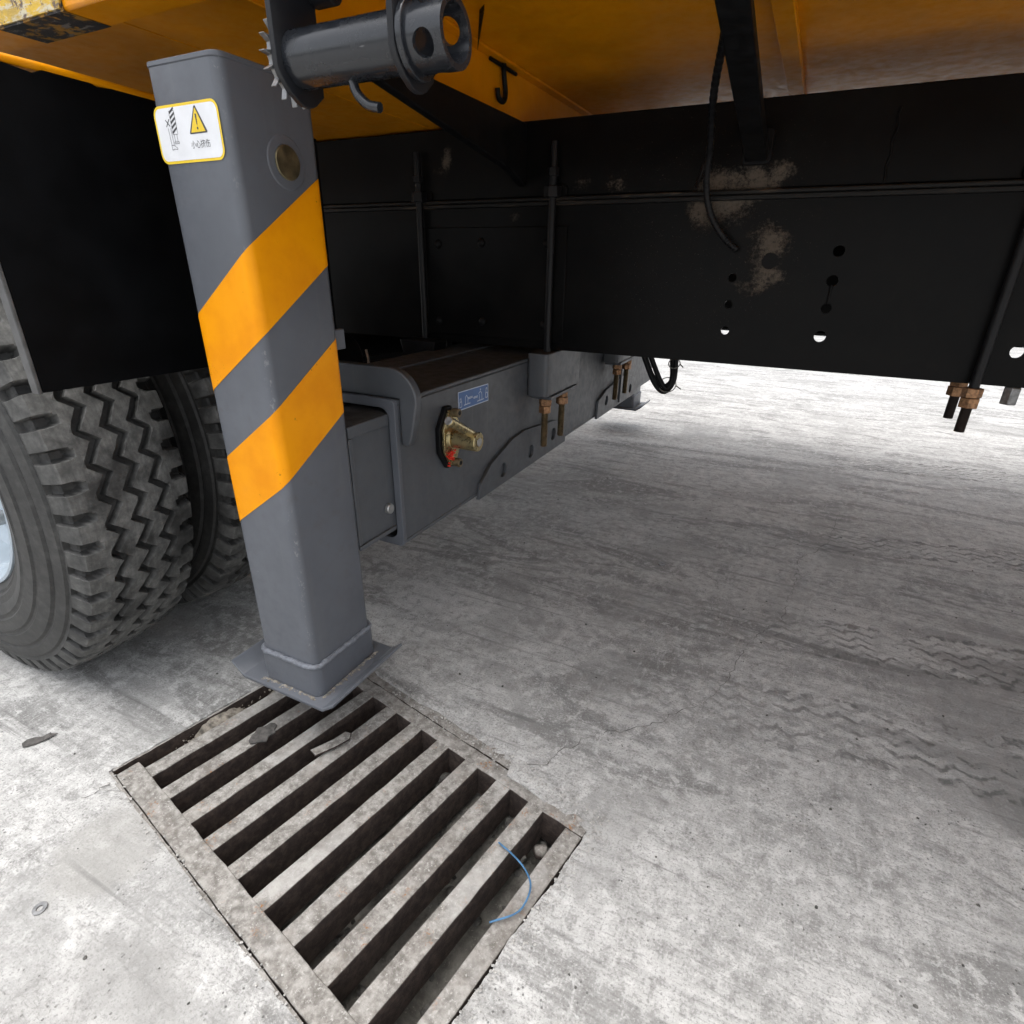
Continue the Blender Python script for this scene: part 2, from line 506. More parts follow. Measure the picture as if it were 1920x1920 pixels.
# ------------------------------------------------------------------ mesh builder
class MB:
    def __init__(self):
        self.v = []
        self.f = []
        self.mi = []

    def add(self, vs, fs, mi=0):
        o = len(self.v)
        self.v += [tuple(p) for p in vs]
        self.f += [tuple(i + o for i in f) for f in fs]
        self.mi += [mi] * len(fs)
        return self

    def box(self, x0, x1, y0, y1, z0, z1, mi=0):
        vs = [(x, y, z) for z in (z0, z1) for y in (y0, y1) for x in (x0, x1)]
        return self.add(vs, [(0, 2, 3, 1), (4, 5, 7, 6), (0, 1, 5, 4), (2, 6, 7, 3), (0, 4, 6, 2), (1, 3, 7, 5)], mi)

    def prism(self, poly, axis, a, b, mi=0):
        """2-D polygon extruded along an axis: 'x' (y,z), 'y' (x,z), 'z' (x,y)"""
        def P(p, t):
            return {'x': (t, p[0], p[1]), 'y': (p[0], t, p[1]), 'z': (p[0], p[1], t)}[axis]
        n = len(poly)
        area = sum(poly[i][0] * poly[(i + 1) % n][1] - poly[(i + 1) % n][0] * poly[i][1] for i in range(n))
        pl = list(poly) if area > 0 else list(reversed(poly))
        vs = [P(p, a) for p in pl] + [P(p, b) for p in pl]
        fs = [tuple(range(n - 1, -1, -1)), tuple(range(n, 2 * n))] + [(i, (i + 1) % n, (i + 1) % n + n, i + n) for i in range(n)]
        if axis == 'y':
            fs = [tuple(reversed(f)) for f in fs]
        if b < a:
            fs = [tuple(reversed(f)) for f in fs]
        return self.add(vs, fs, mi)

    def holed(self, poly, holes, axis, a, b, mi=0):
        """flat plate with through holes (each a list of 2-D points)"""
        pts, edges = [], []
        for lp in [poly] + holes:
            o = len(pts)
            pts += [Vector(p) for p in lp]
            edges += [(o + i, o + (i + 1) % len(lp)) for i in range(len(lp))]
        vo, eo, fo, *_ = delaunay_2d_cdt(pts, edges, [], 0, 1e-7)

        def inpoly(c, lp):
            ins = False
            for i in range(len(lp)):
                (xa, ya), (xb, yb) = lp[i], lp[i - 1]
                if (ya > c[1]) != (yb > c[1]) and c[0] < (xb - xa) * (c[1] - ya) / (yb - ya) + xa:
                    ins = not ins
            return ins
        keep = []
        for f in fo:
            c = sum((vo[i] for i in f), Vector((0, 0))) / len(f)
            if inpoly(c, poly) and not any(inpoly(c, h) for h in holes):
                keep.append(f)
        fo = keep

        def P(p, t):
            return {'x': (t, p[0], p[1]), 'y': (p[0], t, p[1]), 'z': (p[0], p[1], t)}[axis]
        n = len(vo)
        vs = [P(p, a) for p in vo] + [P(p, b) for p in vo]
        fs = [tuple(f) for f in fo] + [tuple(i + n for i in reversed(f)) for f in fo]
        cnt = {}
        for f in fo:
            for i in range(len(f)):
                e = (f[i], f[(i + 1) % len(f)])
                cnt[e] = 1
        for (i, j) in cnt:
            if (j, i) not in cnt:
                fs.append((j, i, i + n, j + n))
        if axis == 'y':
            pass
        else:
            fs = [tuple(reversed(f)) for f in fs]
        return self.add(vs, fs, mi)

    def cyl(self, p0, p1, r, n=20, r1=None, mi=0, caps=True, rot=0.0):
        p0, p1 = Vector(p0), Vector(p1)
        d = (p1 - p0).normalized()
        u = d.orthogonal().normalized()
        if abs(d.z) > 0.9:
            u = Vector((1, 0, 0))
            u = (u - d * u.dot(d)).normalized()
        wv = d.cross(u)
        r1 = r if r1 is None else r1
        vs = []
        for (c, rr) in ((p0, r), (p1, r1)):
            for i in range(n):
                a = 2 * math.pi * i / n + rot
                vs.append(c + u * math.cos(a) * rr + wv * math.sin(a) * rr)
        fs = [(i, (i + 1) % n, (i + 1) % n + n, i + n) for i in range(n)]
        if caps:
            fs += [tuple(range(n - 1, -1, -1)), tuple(range(n, 2 * n))]
        return self.add(vs, fs, mi)

    def tube(self, pts, r, n=10, mi=0, rings=None):
        """round tube along a polyline; rings(i) may scale the radius"""
        pts = [Vector(p) for p in pts]
        vs = []
        m = len(pts)
        prev = None
        for i, p in enumerate(pts):
            d = (pts[min(i + 1, m - 1)] - pts[max(i - 1, 0)]).normalized()
            if prev is None:
                u = d.orthogonal().normalized()
            else:
                u = (prev - d * prev.dot(d)).normalized()
            prev = u
            wv = d.cross(u)
            rr = r * (rings(i) if rings else 1)
            for k in range(n):
                a = 2 * math.pi * k / n
                vs.append(p + u * math.cos(a) * rr + wv * math.sin(a) * rr)
        fs = []
        for i in range(m - 1):
            for k in range(n):
                fs.append((i * n + k, i * n + (k + 1) % n, (i + 1) * n + (k + 1) % n, (i + 1) * n + k))
        fs += [tuple(range(n - 1, -1, -1)), tuple(range((m - 1) * n, m * n))]
        return self.add(vs, fs, mi)

    def lathe(self, prof, axis_p, n=48, mi=0):
        """profile of (y, r) turned about a Y-directed axis through (x, z)"""
        x0, z0 = axis_p
        vs = []
        for i in range(n):
            a = 2 * math.pi * i / n
            for (y, r) in prof:
                vs.append((x0 + math.cos(a) * r, y, z0 + math.sin(a) * r))
        m = len(prof)
        fs = []
        for i in range(n):
            j = (i + 1) % n
            for k in range(m - 1):
                fs.append((i * m + k, i * m + k + 1, j * m + k + 1, j * m + k))
        return self.add(vs, fs, mi)

    def mesh(self, name, mats, smooth=None):
        me = bpy.data.meshes.new(name)
        me.from_pydata(self.v, [], self.f)
        for m in (mats if isinstance(mats, (list, tuple)) else [mats]):
            me.materials.append(M[m])
        if any(self.mi):
            me.polygons.foreach_set('material_index', self.mi)
        if smooth is not None:
            me.polygons.foreach_set('use_smooth', [True] * len(me.polygons))
            me.set_sharp_from_angle(angle=RAD(smooth))
        me.validate()
        me.update()
        return me


def obj(name, mb, mats, parent=None, bevel=0.0, smooth=None, kind=None, label=None, cat=None, group=None, seg=2):
    me = mb.mesh(name, mats, smooth if smooth is not None else (40 if bevel else None)) if isinstance(mb, MB) else mb
    o = bpy.data.objects.new(name, me)
    COL.objects.link(o)
    if parent:
        o.parent = parent
    if bevel:
        b = o.modifiers.new('bevel', 'BEVEL')
        b.width = bevel
        b.segments = seg
        b.limit_method = 'ANGLE'
        b.angle_limit = RAD(35)
    for k, v in (('kind', kind), ('label', label), ('category', cat), ('group', group)):
        if v:
            o[k] = v
    return o


def empty(name, loc=(0, 0, 0), parent=None, **kw):
    o = bpy.data.objects.new(name, None)
    COL.objects.link(o)
    o.location = loc
    o.empty_display_size = 0.1
    if parent:
        o.parent = parent
    for k, v in kw.items():
        o[k] = v
    return o


def circle(x, y, r, n=20):
    return [(x + r * math.cos(2 * math.pi * i / n), y + r * math.sin(2 * math.pi * i / n)) for i in range(n)]


def rrect(x0, x1, y0, y1, r, n=6):
    p = []
    for cx, cy, a0 in ((x1 - r, y1 - r, 0), (x0 + r, y1 - r, 90), (x0 + r, y0 + r, 180), (x1 - r, y0 + r, 270)):
        for i in range(n + 1):
            a = RAD(a0 + 90 * i / n)
            p.append((cx + r * math.cos(a), cy + r * math.sin(a)))
    return p


def spline(pts, n=8):
    """Catmull-Rom through 3-D points"""
    P = [Vector(p) for p in pts]
    P = [P[0] * 2 - P[1]] + P + [P[-1] * 2 - P[-2]]
    out = []
    for i in range(1, len(P) - 2):
        for k in range(n):
            t = k / n
            a, b, c, d = P[i - 1], P[i], P[i + 1], P[i + 2]
            out.append(0.5 * ((2 * b) + (c - a) * t + (2 * a - 5 * b + 4 * c - d) * t * t + (3 * b - a - 3 * c + d) * t ** 3))
    out.append(P[-2])
    return out


# ================================================================== GROUND AND DRAIN PIT
GA = Vector((-1.100, 0.383, 0))
gu = Vector((math.cos(RAD(-11.2)), math.sin(RAD(-11.2)), 0))
gv = Vector((-gu.y, gu.x, 0))


def G(u, v, z=0.0):
    p = GA + gu * u + gv * v
    return (p.x, p.y, z)


UL, VL = 0.835, 0.535
rnd = random.Random(3)
loop, base = [], []
NS = 60
for side, (a, b) in enumerate((((0, 0), (UL, 0)), ((UL, 0), (UL, VL)), ((UL, VL), (0, VL)), ((0, VL), (0, 0)))):
    ph = rnd.random() * 9
    for i in range(NS):
        t = i / NS
        u = a[0] + (b[0] - a[0]) * t
        v = a[1] + (b[1] - a[1]) * t
        base.append((u, v))
        amp = (0.0015, 0.003, 0.004, 0.0008)[side]
        j = amp * (0.6 * math.sin(ph + t * 17) + 0.5 * math.sin(ph * 2 + t * 41) + rnd.uniform(-0.35, 0.35))
        if side == 2:                       # broken concrete creeps over the right-hand angle iron
            if u > .64:
                j = j * 1.6 - .036 - .006 * (u - .64) / .2
            nu, nv = u, v + j
        elif side == 0:
            nu, nv = u, v + j
        else:
            nu, nv = u + j, v
        loop.append((nu, nv))
mb = MB()
rings = []
n = len(loop)
cu, cvv = UL / 2, VL / 2
for k, (sc, z) in enumerate(((1.0, 0.0), (1.10, 0.0), (1.5, 0), (4, 0), (20, 0), (220, 0))):
    ring = []
    for (u, v), (bu, bv) in zip(loop, base):
        if k > 0:
            u, v = bu, bv
        uu, vv = cu + (u - cu) * sc, cvv + (v - cvv) * sc
        if k == 0:
            z = -0.0035 * rnd.random()
        ring.append(G(uu, vv, z if k == 0 else 0.0))
    rings.append(ring)
# pit wall below the rim
low = [G(u, v, -0.28) for (u, v) in loop]
allv = low + [p for r in rings for p in r]
fs = []
for k in range(len(rings)):
    for i in range(n):
        j = (i + 1) % n
        fs.append((k * n + i, (k + 1) * n + i, (k + 1) * n + j, k * n + j))
mb.add(allv, [tuple(reversed(f)) for f in fs])
ground = obj('ground', mb, 'ground', kind='structure')
# cracks: thin dark seams in the slab
def crack(pts, w0, seed):
    r = random.Random(seed)
    fine = []
    for i in range(len(pts) - 1):
        a, b = Vector((*pts[i], 0)), Vector((*pts[i + 1], 0))
        m = max(3, int((b - a).length / 0.012))
        for k in range(m):
            fine.append(a.lerp(b, k / m) + Vector((r.uniform(-1, 1), r.uniform(-1, 1), 0)) * 0.006)
    vs, fsx = [], []
    for i, p in enumerate(fine):
        d = (fine[min(i + 1, len(fine) - 1)] - fine[max(i - 1, 0)]).normalized()
        q = Vector((-d.y, d.x, 0))
        ww = w0 * r.uniform(0.15, 1.0) * min(1, 8 * min(i, len(fine) - 1 - i) / len(fine) + 0.15)
        vs += [tuple(p + q * ww + Vector((0, 0, .0012))), tuple(p - q * ww + Vector((0, 0, .0012)))]
    for i in range(len(fine) - 1):
        fsx.append((2 * i, 2 * i + 1, 2 * i + 3, 2 * i + 2))
    return MB().add(vs, fsx)


obj('crack', crack([(.276, 2.652), (.22, 2.25), (.174, 2.132), (.131, 2.05), (.117, 1.832), (.097, 1.615), (.033, 1.486),
                    (.003, 1.344), (-.012, 1.261), (-.052, 1.145), (-.07, 1.073)], .0010, 2), 'crack', ground)
obj('crack', crack([(-.371, .774), (-.322, .802), (-.294, .864), (-.255, .926), (-.167, .998), (-.051, 1.144)], .0012, 5), 'crack', ground)
obj('crack', crack([(-1.06, .36), (-1.075, .352), (-1.066, .335), (-1.08, .32)], .0012, 8), 'crack', ground)

# silt at the bottom of the pit
mb = MB()
NX, NY = 60, 40
vs = []
r2 = random.Random(11)
import mathutils
for i in range(NX + 1):
    for j in range(NY + 1):
        u = -0.01 + (UL + 0.02) * i / NX
        v = -0.01 + (VL + 0.02) * j / NY
        z = -0.088 - 0.05 * (u / UL) ** 2 + 0.03 * mathutils.noise.noise(Vector((u * 9, v * 9, 0))) + 0.018 * mathutils.noise.noise(Vector((u * 30, v * 30, 3)))
        z += 0.05 * max(0, (v / VL - 0.62)) * 2 * (u / UL)
        vs.append(G(u, v, z))
fs = [(i * (NY + 1) + j, (i + 1) * (NY + 1) + j, (i + 1) * (NY + 1) + j + 1, i * (NY + 1) + j + 1) for i in range(NX) for j in range(NY)]
mb.add(vs, fs)
obj('silt_bed', mb, 'dirt', smooth=60, kind='structure')


def pebble(r, rng, squash=0.7):
    """rough little stone: 14 vertices"""
    vs = []
    for a in (-1, 1):
        vs.append(Vector((0, 0, a)))
    for ring_z, m in ((-0.5, 5), (0.0, 6), (0.5, 5)):
        for i in range(m):
            t = 2 * math.pi * (i + rng.random() * 0.5) / m
            rr = math.sqrt(1 - ring_z ** 2) * rng.uniform(0.7, 1.15)
            vs.append(Vector((math.cos(t) * rr, math.sin(t) * rr, ring_z + rng.uniform(-.15, .15))))
    sx, sy, sz = r * rng.uniform(.8, 1.3), r * rng.uniform(.8, 1.2), r * squash * rng.uniform(.7, 1.1)
    vs = [Vector((p.x * sx, p.y * sy, p.z * sz)) for p in vs]
    A, B, Cc = list(range(2, 7)), list(range(7, 13)), list(range(13, 18))
    fs = [(0, A[(i + 1) % 5], A[i]) for i in range(5)] + [(1, Cc[i], Cc[(i + 1) % 5]) for i in range(5)]
    for lo, hi in ((A, B), (B, Cc)):
        i = j = 0
        while i < len(lo) or j < len(hi):
            if j >= len(hi) or (i < len(lo) and i / len(lo) <= j / len(hi)):
                fs.append((lo[i % len(lo)], lo[(i + 1) % len(lo)], hi[j % len(hi)]))
                i += 1
            else:
                fs.append((lo[i % len(lo)], hi[(j + 1) % len(hi)], hi[j % len(hi)]))
                j += 1
    return vs, fs


rb = random.Random(21)
mb = MB()
for i in range(520):
    u = rb.uniform(0.02, UL - .02)
    v = rb.uniform(0.03, VL - .03)
    if rb.random() < 0.5:
        v = VL - 0.03 - abs(rb.gauss(0, 0.09))
    rr = rb.choice((.003, .004, .005, .007, .010))
    z = -0.083 - 0.05 * (u / UL) ** 2 + 0.05 * max(0, (v / VL - 0.62)) * 2 * (u / UL) + 0.004
    p, f = pebble(rr, rb)
    q = Vector(G(u, max(.03, v), z))
    mb.add([x + q for x in p], f)
obj('drain_rubble', mb, 'stone', kind='stuff', label='grey crumbs of rubble lying on the silt under the grate', cat='rubble')
# crumbs of mortar along the rim of the drain
mb = MB()
for i in range(900):
    s = rb.random()
    if s < 0.45:
        u, v = rb.uniform(.25, UL + .02), VL + rb.gauss(-0.008, .012)
    elif s < 0.7:
        u, v = UL + abs(rb.gauss(.008, .012)), rb.uniform(0.1, VL)
    elif s < 0.85:
        u, v = rb.uniform(0, UL), rb.gauss(0, .006)
    else:
        u, v = rb.uniform(-.05, UL + .3), VL + abs(rb.gauss(.03, .06)) + .02
    rr = rb.choice((.0008, .001, .0013, .0018, .0026))
    p, f = pebble(rr, rb)
    q = Vector(G(u, v, rr * 0.45))
    mb.add([x + q for x in p], f)
obj('mortar_crumbs', mb, 'mortar', kind='stuff', label='pale crumbs of broken mortar around the rim of the drain', cat='rubble')
mb = MB()
for i in range(260):
    x, y = rb.uniform(-1.3, .9), rb.uniform(.02, 2.6)
    q = Vector((x, y, 0)) - GA
    if -0.03 < q.dot(gu) < UL + .03 and -0.03 < q.dot(gv) < VL + .03:
        continue
    rr = rb.choice((.0012, .0016, .002, .003))
    p, f = pebble(rr, rb)
    mb.add([t + Vector((x, y, rr * .4)) for t in p], f)
obj('grit', mb, 'stone', kind='stuff', label='sparse dark grit scattered over the concrete', cat='grit')

# ------------------------------------------------------------------ drain grate
grate = empty('drain_grate', G(UL / 2, VL / 2), kind='thing', label='rusty steel drain grate of flat bars set into the concrete below the leg', category='drain grate')
gi = Matrix.Translation(-Vector(G(UL / 2, VL / 2)))


def gobj(name, mb, mat='grate', bevel=0.002, label=None):
    mb.v = [tuple(gi @ Vector(p)) for p in mb.v]
    return obj(name, mb, mat, grate, bevel=bevel, label=label)


def gbar(u0, u1, v0, v1, z0, z1, rng, nseg=14, along='v', wob=0.0006):
    """bar with slightly uneven edges"""
    mb = MB()
    vs = []
    for i in range(nseg + 1):
        t = i / nseg
        e = [rng.uniform(-wob, wob) for _ in range(4)]
        sag = -0.002 * math.sin(math.pi * t)
        if along == 'v':
            v = v0 + (v1 - v0) * t
            q = [(u0 + e[0], v, z0), (u1 + e[1], v, z0), (u1 + e[2], v, z1 + sag + e[0]), (u0 + e[3], v, z1 + sag + e[1])]
        else:
            u = u0 + (u1 - u0) * t
            q = [(u, v1 + e[0], z0), (u, v0 + e[1], z0), (u, v0 + e[2], z1 + sag + e[0]), (u, v1 + e[3], z1 + sag + e[1])]
        vs += [G(*p) for p in q]
    fs = [(0, 1, 2, 3), tuple(4 * nseg + k for k in (3, 2, 1, 0))]
    for i in range(nseg):
        for k in range(4):
            a, b = 4 * i + k, 4 * i + (k + 1) % 4
            fs.append((a, a + 4, b + 4, b))
    return mb.add(vs, fs)


rg = random.Random(5)
for k in range(10):
    u0 = 0.042 + 0.0836 * k + rg.uniform(-.0015, .0015)
    dz = rg.uniform(-.002, .001)
    gobj('bar', gbar(u0, u0 + 0.0352, 0.048, 0.480, -0.075, -0.004 + dz, rg))
gobj('frame_bar', gbar(0.02, 0.832, 0.0062, 0.050, -0.08, -0.001, rg, 30, 'u', .0009))
gobj('frame_bar', gbar(0.02, 0.832, 0.478, 0.512, -0.08, -0.002, rg, 30, 'u', .0009))
# angle-iron kerb the grate sits in
kerb = empty('drain_kerb', G(UL / 2, VL / 2), kind='thing', label='rusty angle iron lining the edges of the drain opening', category='drain frame')


def kobj(mb):
    mb.v = [tuple(gi @ Vector(p)) for p in mb.v]
    return obj('angle_iron', mb, 'grate', kerb, bevel=0.001)


kobj(gbar(0.0015, UL - .012, -0.003, 0.0045, -0.09, -0.0012, rg, 40, 'u', .0008))
kobj(gbar(0.0, .66, 0.513, 0.546, -0.014, -0.0016, rg, 40, 'u', .0012))
kobj(gbar(0.002, 0.007, 0.007, 0.511, -0.09, -0.0005, rg, 30, 'v', .0008))
kobj(gbar(0.007, 0.036, 0.007, 0.511, -0.056, -0.050, rg, 30, 'v', .0010))
# packed mud on the ledge of the near-left angle
mb = MB()
NU, NV = 10, 150
vs = []
for i in range(NV + 1):
    for k in range(NU + 1):
        u = .0075 + (.0405 - .0075) * k / NU
        v = .012 + (.505 - .012) * i / NV
        cover = max(0.0, min(1.0, (v - .10) / .08)) * (0.55 + 0.45 * math.sin(v * 31 + 1.0))
        nz = mathutils.noise.noise(Vector((u * 60, v * 40, 1))) + .6 * mathutils.noise.noise(Vector((u * 170, v * 150, 4)))
        h = -.047 + cover * (.042 - (u - .0075) * .75) + .007 * nz
        vs.append(G(u, v, min(-.004, h)))
mb.add(vs, [(i * (NU + 1) + k, i * (NU + 1) + k + 1, (i + 1) * (NU + 1) + k + 1, (i + 1) * (NU + 1) + k) for i in range(NV) for k in range(NU)])
for i in range(110):
    v = rb.uniform(.12, .5)
    u = rb.uniform(.010, .036)
    p, f = pebble(rb.uniform(.0012, .0032), rb, .9)
    q = Vector(G(u, v, -.018 - (u - .0075) * .5 + rb.uniform(-.004, .004)))
    mb.add([x + q for x in p], f)
obj('packed_mud', mb, 'crust', smooth=70, kind='stuff', label='caked mortar packed into the slot beside the first grate bar', cat='mud')

# ------------------------------------------------------------------ loose bits
mb = MB()
mb.tube(spline([(-.321, .61, .001), (-.282, .596, .006), (-.255, .584, .004), (-.236, .563, .006), (-.233, .536, .003), (-.241, .513, .002), (-.271, .484, .0015)], 8), .0016, 8)
obj('wire_offcut', mb, 'wire', smooth=60, label='short curved offcut of blue wire lying on the grate end', cat='wire')


def washer(loc, r, tilt=0.0):
    mb = MB()
    mb.holed(circle(0, 0, r, 28), [circle(0, 0, r * .45, 18)], 'z', 0, r * .16)
    o = obj('washer', mb, 'rod2', bevel=.0004)
    o.location = loc
    o.rotation_euler = (tilt, 0, 0)
    o['category'] = 'washer'
    o['group'] = 'loose steel washers on the ground'
    return o


washer((-.923, .174, .0012), .0105, .05)['label'] = 'small steel washer on the pale concrete left of the drain'
washer((-.30, 1.778, .0012), .012, .04)['label'] = 'small steel washer on the dark concrete under the truck'
rl = random.Random(9)


def scrap(pts, th, mat, name, label, cat):
    mb = MB().prism(pts, 'z', 0, th)
    mb.v = [(x, y, z + .004 * math.sin(x * 160) * math.cos(y * 90) + .003) for x, y, z in mb.v]
    return obj(name, mb, mat, label=label, cat=cat)


scrap([(-1.330, .340), (-1.318, .336), (-1.308, .352), (-1.300, .368), (-1.296, .392), (-1.304, .384), (-1.309, .386), (-1.316, .372), (-1.326, .362), (-1.334, .352)],
      .0012, 'leaf', 'torn_scrap', 'torn dark scrap lying on the concrete in front of the tyre', 'scrap')
# flake of steel and a lump of tar on the bars
flake = obj('rusty_flake', MB().prism([(-.775, .610), (-.755, .604), (-.735, .640), (-.722, .672), (-.730, .686), (-.744, .684), (-.752, .655)], 'z', -.001, .004), 'grate',
            bevel=.001, label='bent flake of rusty steel lying across a grate bar', cat='scrap')
rt = random.Random(14)
lump = [(-.905 + (.030 + rt.uniform(-.008, .006)) * math.cos(2 * math.pi * i / 15) * .72, .600 + (.033 + rt.uniform(-.009, .006)) * math.sin(2 * math.pi * i / 15)) for i in range(15)]
obj('tar_lump', MB().prism(lump, 'z', -.005, -.0005), 'leaf', bevel=.001, label='flat black lump stuck on the second grate bar', cat='lump')
p, f = pebble(.021, rl, .8)
o = obj('drain_stone', MB().add([x + Vector((-.262, .665, -.056)) for x in p], f), 'grate', smooth=50, label='brown rounded stone in the right corner of the drain', cat='stone')
for (x, y, rr, lab) in ((-.30, .645, .020, 'large grey stone under the blue wire, in the last grate slot'),
                        (-.335, .70, .020, 'grey stone at the far end of the slot before the last bar'),
                        (-.325, .672, .013, 'small grey stone beside the brown stone in the drain'),
                        (-.52, .735, .014, 'grey stone at the far end of the sixth grate slot')):
    p, f = pebble(rr, rl, .6)
    obj('drain_stone', MB().add([q + Vector((x, y, -.07)) for q in p], f), 'stone', cat='stone', group='loose stones in the drain', label=lab)

# ================================================================== TRUCK
truck = empty('crane_truck', (0, 2.085, 0), kind='thing',
              label='crane truck with black chassis, yellow deck and grey outrigger, seen from below its side', category='crane truck')
TI = Matrix.Translation(-truck.location)


def T(name, mb, mats, parent=None, **kw):
    """part of the truck (or of one of its parts), built in world coordinates"""
    mb.v = [(x, y - 2.085, z) for x, y, z in mb.v] if False else mb.v
    o = obj(name, mb, mats, parent or truck, **kw)
    if o.parent == truck:
        o.matrix_parent_inverse = TI
    return o


def TE(name):
    o = empty(name, parent=truck)
    o.matrix_parent_inverse = TI
    return o


# ---------------- jack leg
def post_outline(x0, x1, y0, y1, r, n=6):
    return rrect(x0, x1, y0, y1, r, n)


LX0, LX1, LY0, LY1 = -.890, -.744, .630, .798


def make_leg(x0, y0, x1, y1, sign, detail=True):
    leg = TE('outrigger_leg')
    z0, z1 = .150, 1.196
    mb = MB().prism(post_outline(x0, x1, y0, y1, .016), 'z', z0, z1)
    T('post', mb, 'grey', leg, smooth=30)
    T('top_cap', MB().prism(post_outline(x0 - .001, x1 + .001, y0 - .001, y1 + .001, .016), 'z', z1, z1 + .007), 'grey', leg, bevel=.0015)
    # foot: sleeve with a weld bead and a tray-shaped pad
    mb = MB().prism(post_outline(x0 - .006, x1 + .006, y0 - .006, y1 + .006, .02), 'z', .146, .214)
    T('foot_sleeve', mb, 'grey', leg, bevel=.002, smooth=30)
    mb = MB()
    ol = post_outline(x0 - .003, x1 + .003, y0 - .003, y1 + .003, .018, 5)
    rw = random.Random(4)
    pts = []
    for i in range(len(ol)):
        a, b = Vector((*ol[i], 0)), Vector((*ol[(i + 1) % len(ol)], 0))
        m = max(1, int((b - a).length / .006))
        for k in range(m):
            q = a.lerp(b, k / m)
            pts.append((q.x, q.y, .2165 + rw.uniform(-.0012, .0012)))
    pts.append(pts[0])
    mb.tube(pts, .0062, 8, rings=lambda i: 0.85 + 0.25 * ((i * 7919) % 13) / 13)
    T('weld_bead', mb, 'weld', leg, smooth=60)
    px0, px1 = x0 - .046, x1 + .029
    py0, py1 = y0 - .024, y1 + .030
    th = .009
    pz = .137
    prof = [(px0 - .030, pz + .026), (px0, pz), (px1, pz), (px1 + .032, pz + .024)]
    mb = MB()
    top = [(px0 - .034, pz + .034), (px0 - .001, pz + th), (px1 + .001, pz + th), (px1 + .030, pz + th + .022)]
    poly = prof + top[::-1]
    mb.prism(poly, 'y', py0, py1)
    T('foot_pad', mb, 'grey', leg, bevel=.0025)
    md = MB()
    rp = random.Random(8)
    for k in range(260):
        sd = rp.random()
        if sd < .5:
            q = Vector((rp.uniform(x0, x1), y0 - .007 - abs(rp.gauss(0, .0035)), pz + th))
        else:
            q = Vector((x1 + .007 + abs(rp.gauss(0, .004)), rp.uniform(y0, y1), pz + th))
        p_, f_ = pebble(rp.choice((.0008, .0012, .0018, .0026)), rp, .5)
        md.add([a + q for a in p_], f_)
    T('foot_dirt', md, 'crust', leg, kind='stuff')
    return leg


leg = make_leg(LX0, LY0, LX1, LY1, 1)


def stripe(tops, bots, off=.0007):
    """band wrapping the street face and the right face of the post"""
    r = .016
    path = []
    path.append((LX0 + r * (1 - math.cos(RAD(0))) - .0, LY0 + r))
    for i in range(7):
        a = RAD(180 + 90 * i / 6)
        path.append((LX0 + r + r * math.cos(a), LY0 + r + r * math.sin(a)))
    for i in range(1, 12):
        path.append((LX0 + r + (LX1 - LX0 - 2 * r) * i / 12, LY0))
    for i in range(7):
        a = RAD(270 + 90 * i / 6)
        path.append((LX1 - r + r * math.cos(a), LY0 + r + r * math.sin(a)))
    for i in range(1, 12):
        path.append((LX1, LY0 + r + (LY1 - LY0 - 2 * r) * i / 12))
    for i in range(5):
        a = RAD(0 + 70 * i / 4)
        path.append((LX1 - r + r * math.cos(a), LY1 - r + r * math.sin(a)))

    def f(vals, x, y):
        s = (x - LX0) + (y - LY0) * (1 if x > -.83 else -1)
        a, b, c = vals
        s1, s2 = LX1 - LX0, LX1 - LX0 + LY1 - LY0
        if s <= s1:
            return a + (b - a) * s / s1
        return b + (c - b) * (s - s1) / (s2 - s1)
    vs = []
    cxm, cym = (LX0 + LX1) / 2, (LY0 + LY1) / 2
    for i, (x, y) in enumerate(path):
        nx = (x - (LX0 + r)) if x < LX0 + r else ((x - (LX1 - r)) if x > LX1 - r else 0)
        ny = (y - (LY0 + r)) if y < LY0 + r else ((y - (LY1 - r)) if y > LY1 - r else 0)
        l = math.hypot(nx, ny) or 1
        X, Y = x + nx / l * off, y + ny / l * off
        vs += [(X, Y, f(bots, x, y)), (X, Y, f(tops, x, y))]
    return MB().add(vs, [(2 * i, 2 * i + 2, 2 * i + 3, 2 * i + 1) for i in range(len(path) - 1)])


T('yellow_stripe', stripe((.868, .972, 1.082), (.747, .846, .955)), 'stripe', leg, smooth=40)
T('yellow_stripe', stripe((.628, .730, .836), (.503, .604, .704)), 'stripe', leg, smooth=40)
# pivot pin on the right face with its weld ring
T('pivot_pin', MB().cyl((LX1 - .01, .7265, 1.089), (LX1 + .0045, .7265, 1.089), .0232, 36), 'pin', leg, bevel=.0012)
mb = MB().cyl((LX1 - .002, .7265, 1.089), (LX1 + .0016, .7265, 1.089), .0385, 40, .0345)
T('pin_boss', mb, 'grey', leg, bevel=.0008, smooth=50)
# lug on the back of the post
T('back_lug', MB().box(-.775, -.763, .797, .833, .806, .842), 'grey', leg, bevel=.002)

# warning sticker (flat print)
SY = LY0 - .0009
stk = MB()


def flat(mb, pts, dep, mi, y=SY):
    """flat polygon in the plane of the street face, dep steps proud"""
    n = len(pts)
    area = sum(pts[i][0] * pts[(i + 1) % n][1] - pts[(i + 1) % n][0] * pts[i][1] for i in range(n))
    pl = pts if area > 0 else pts[::-1]
    mb.add([(x, y - dep * .00025, z) for x, z in pl], [tuple(range(n))], mi)


def stroke(mb, a, b, wd, dep, mi, fn=flat):
    a, b = Vector(a), Vector(b)
    d = (b - a).normalized()
    q = Vector((-d.y, d.x)) * wd / 2
    fn(mb, [tuple(a + q), tuple(b + q), tuple(b - q), tuple(a - q)], dep, mi)


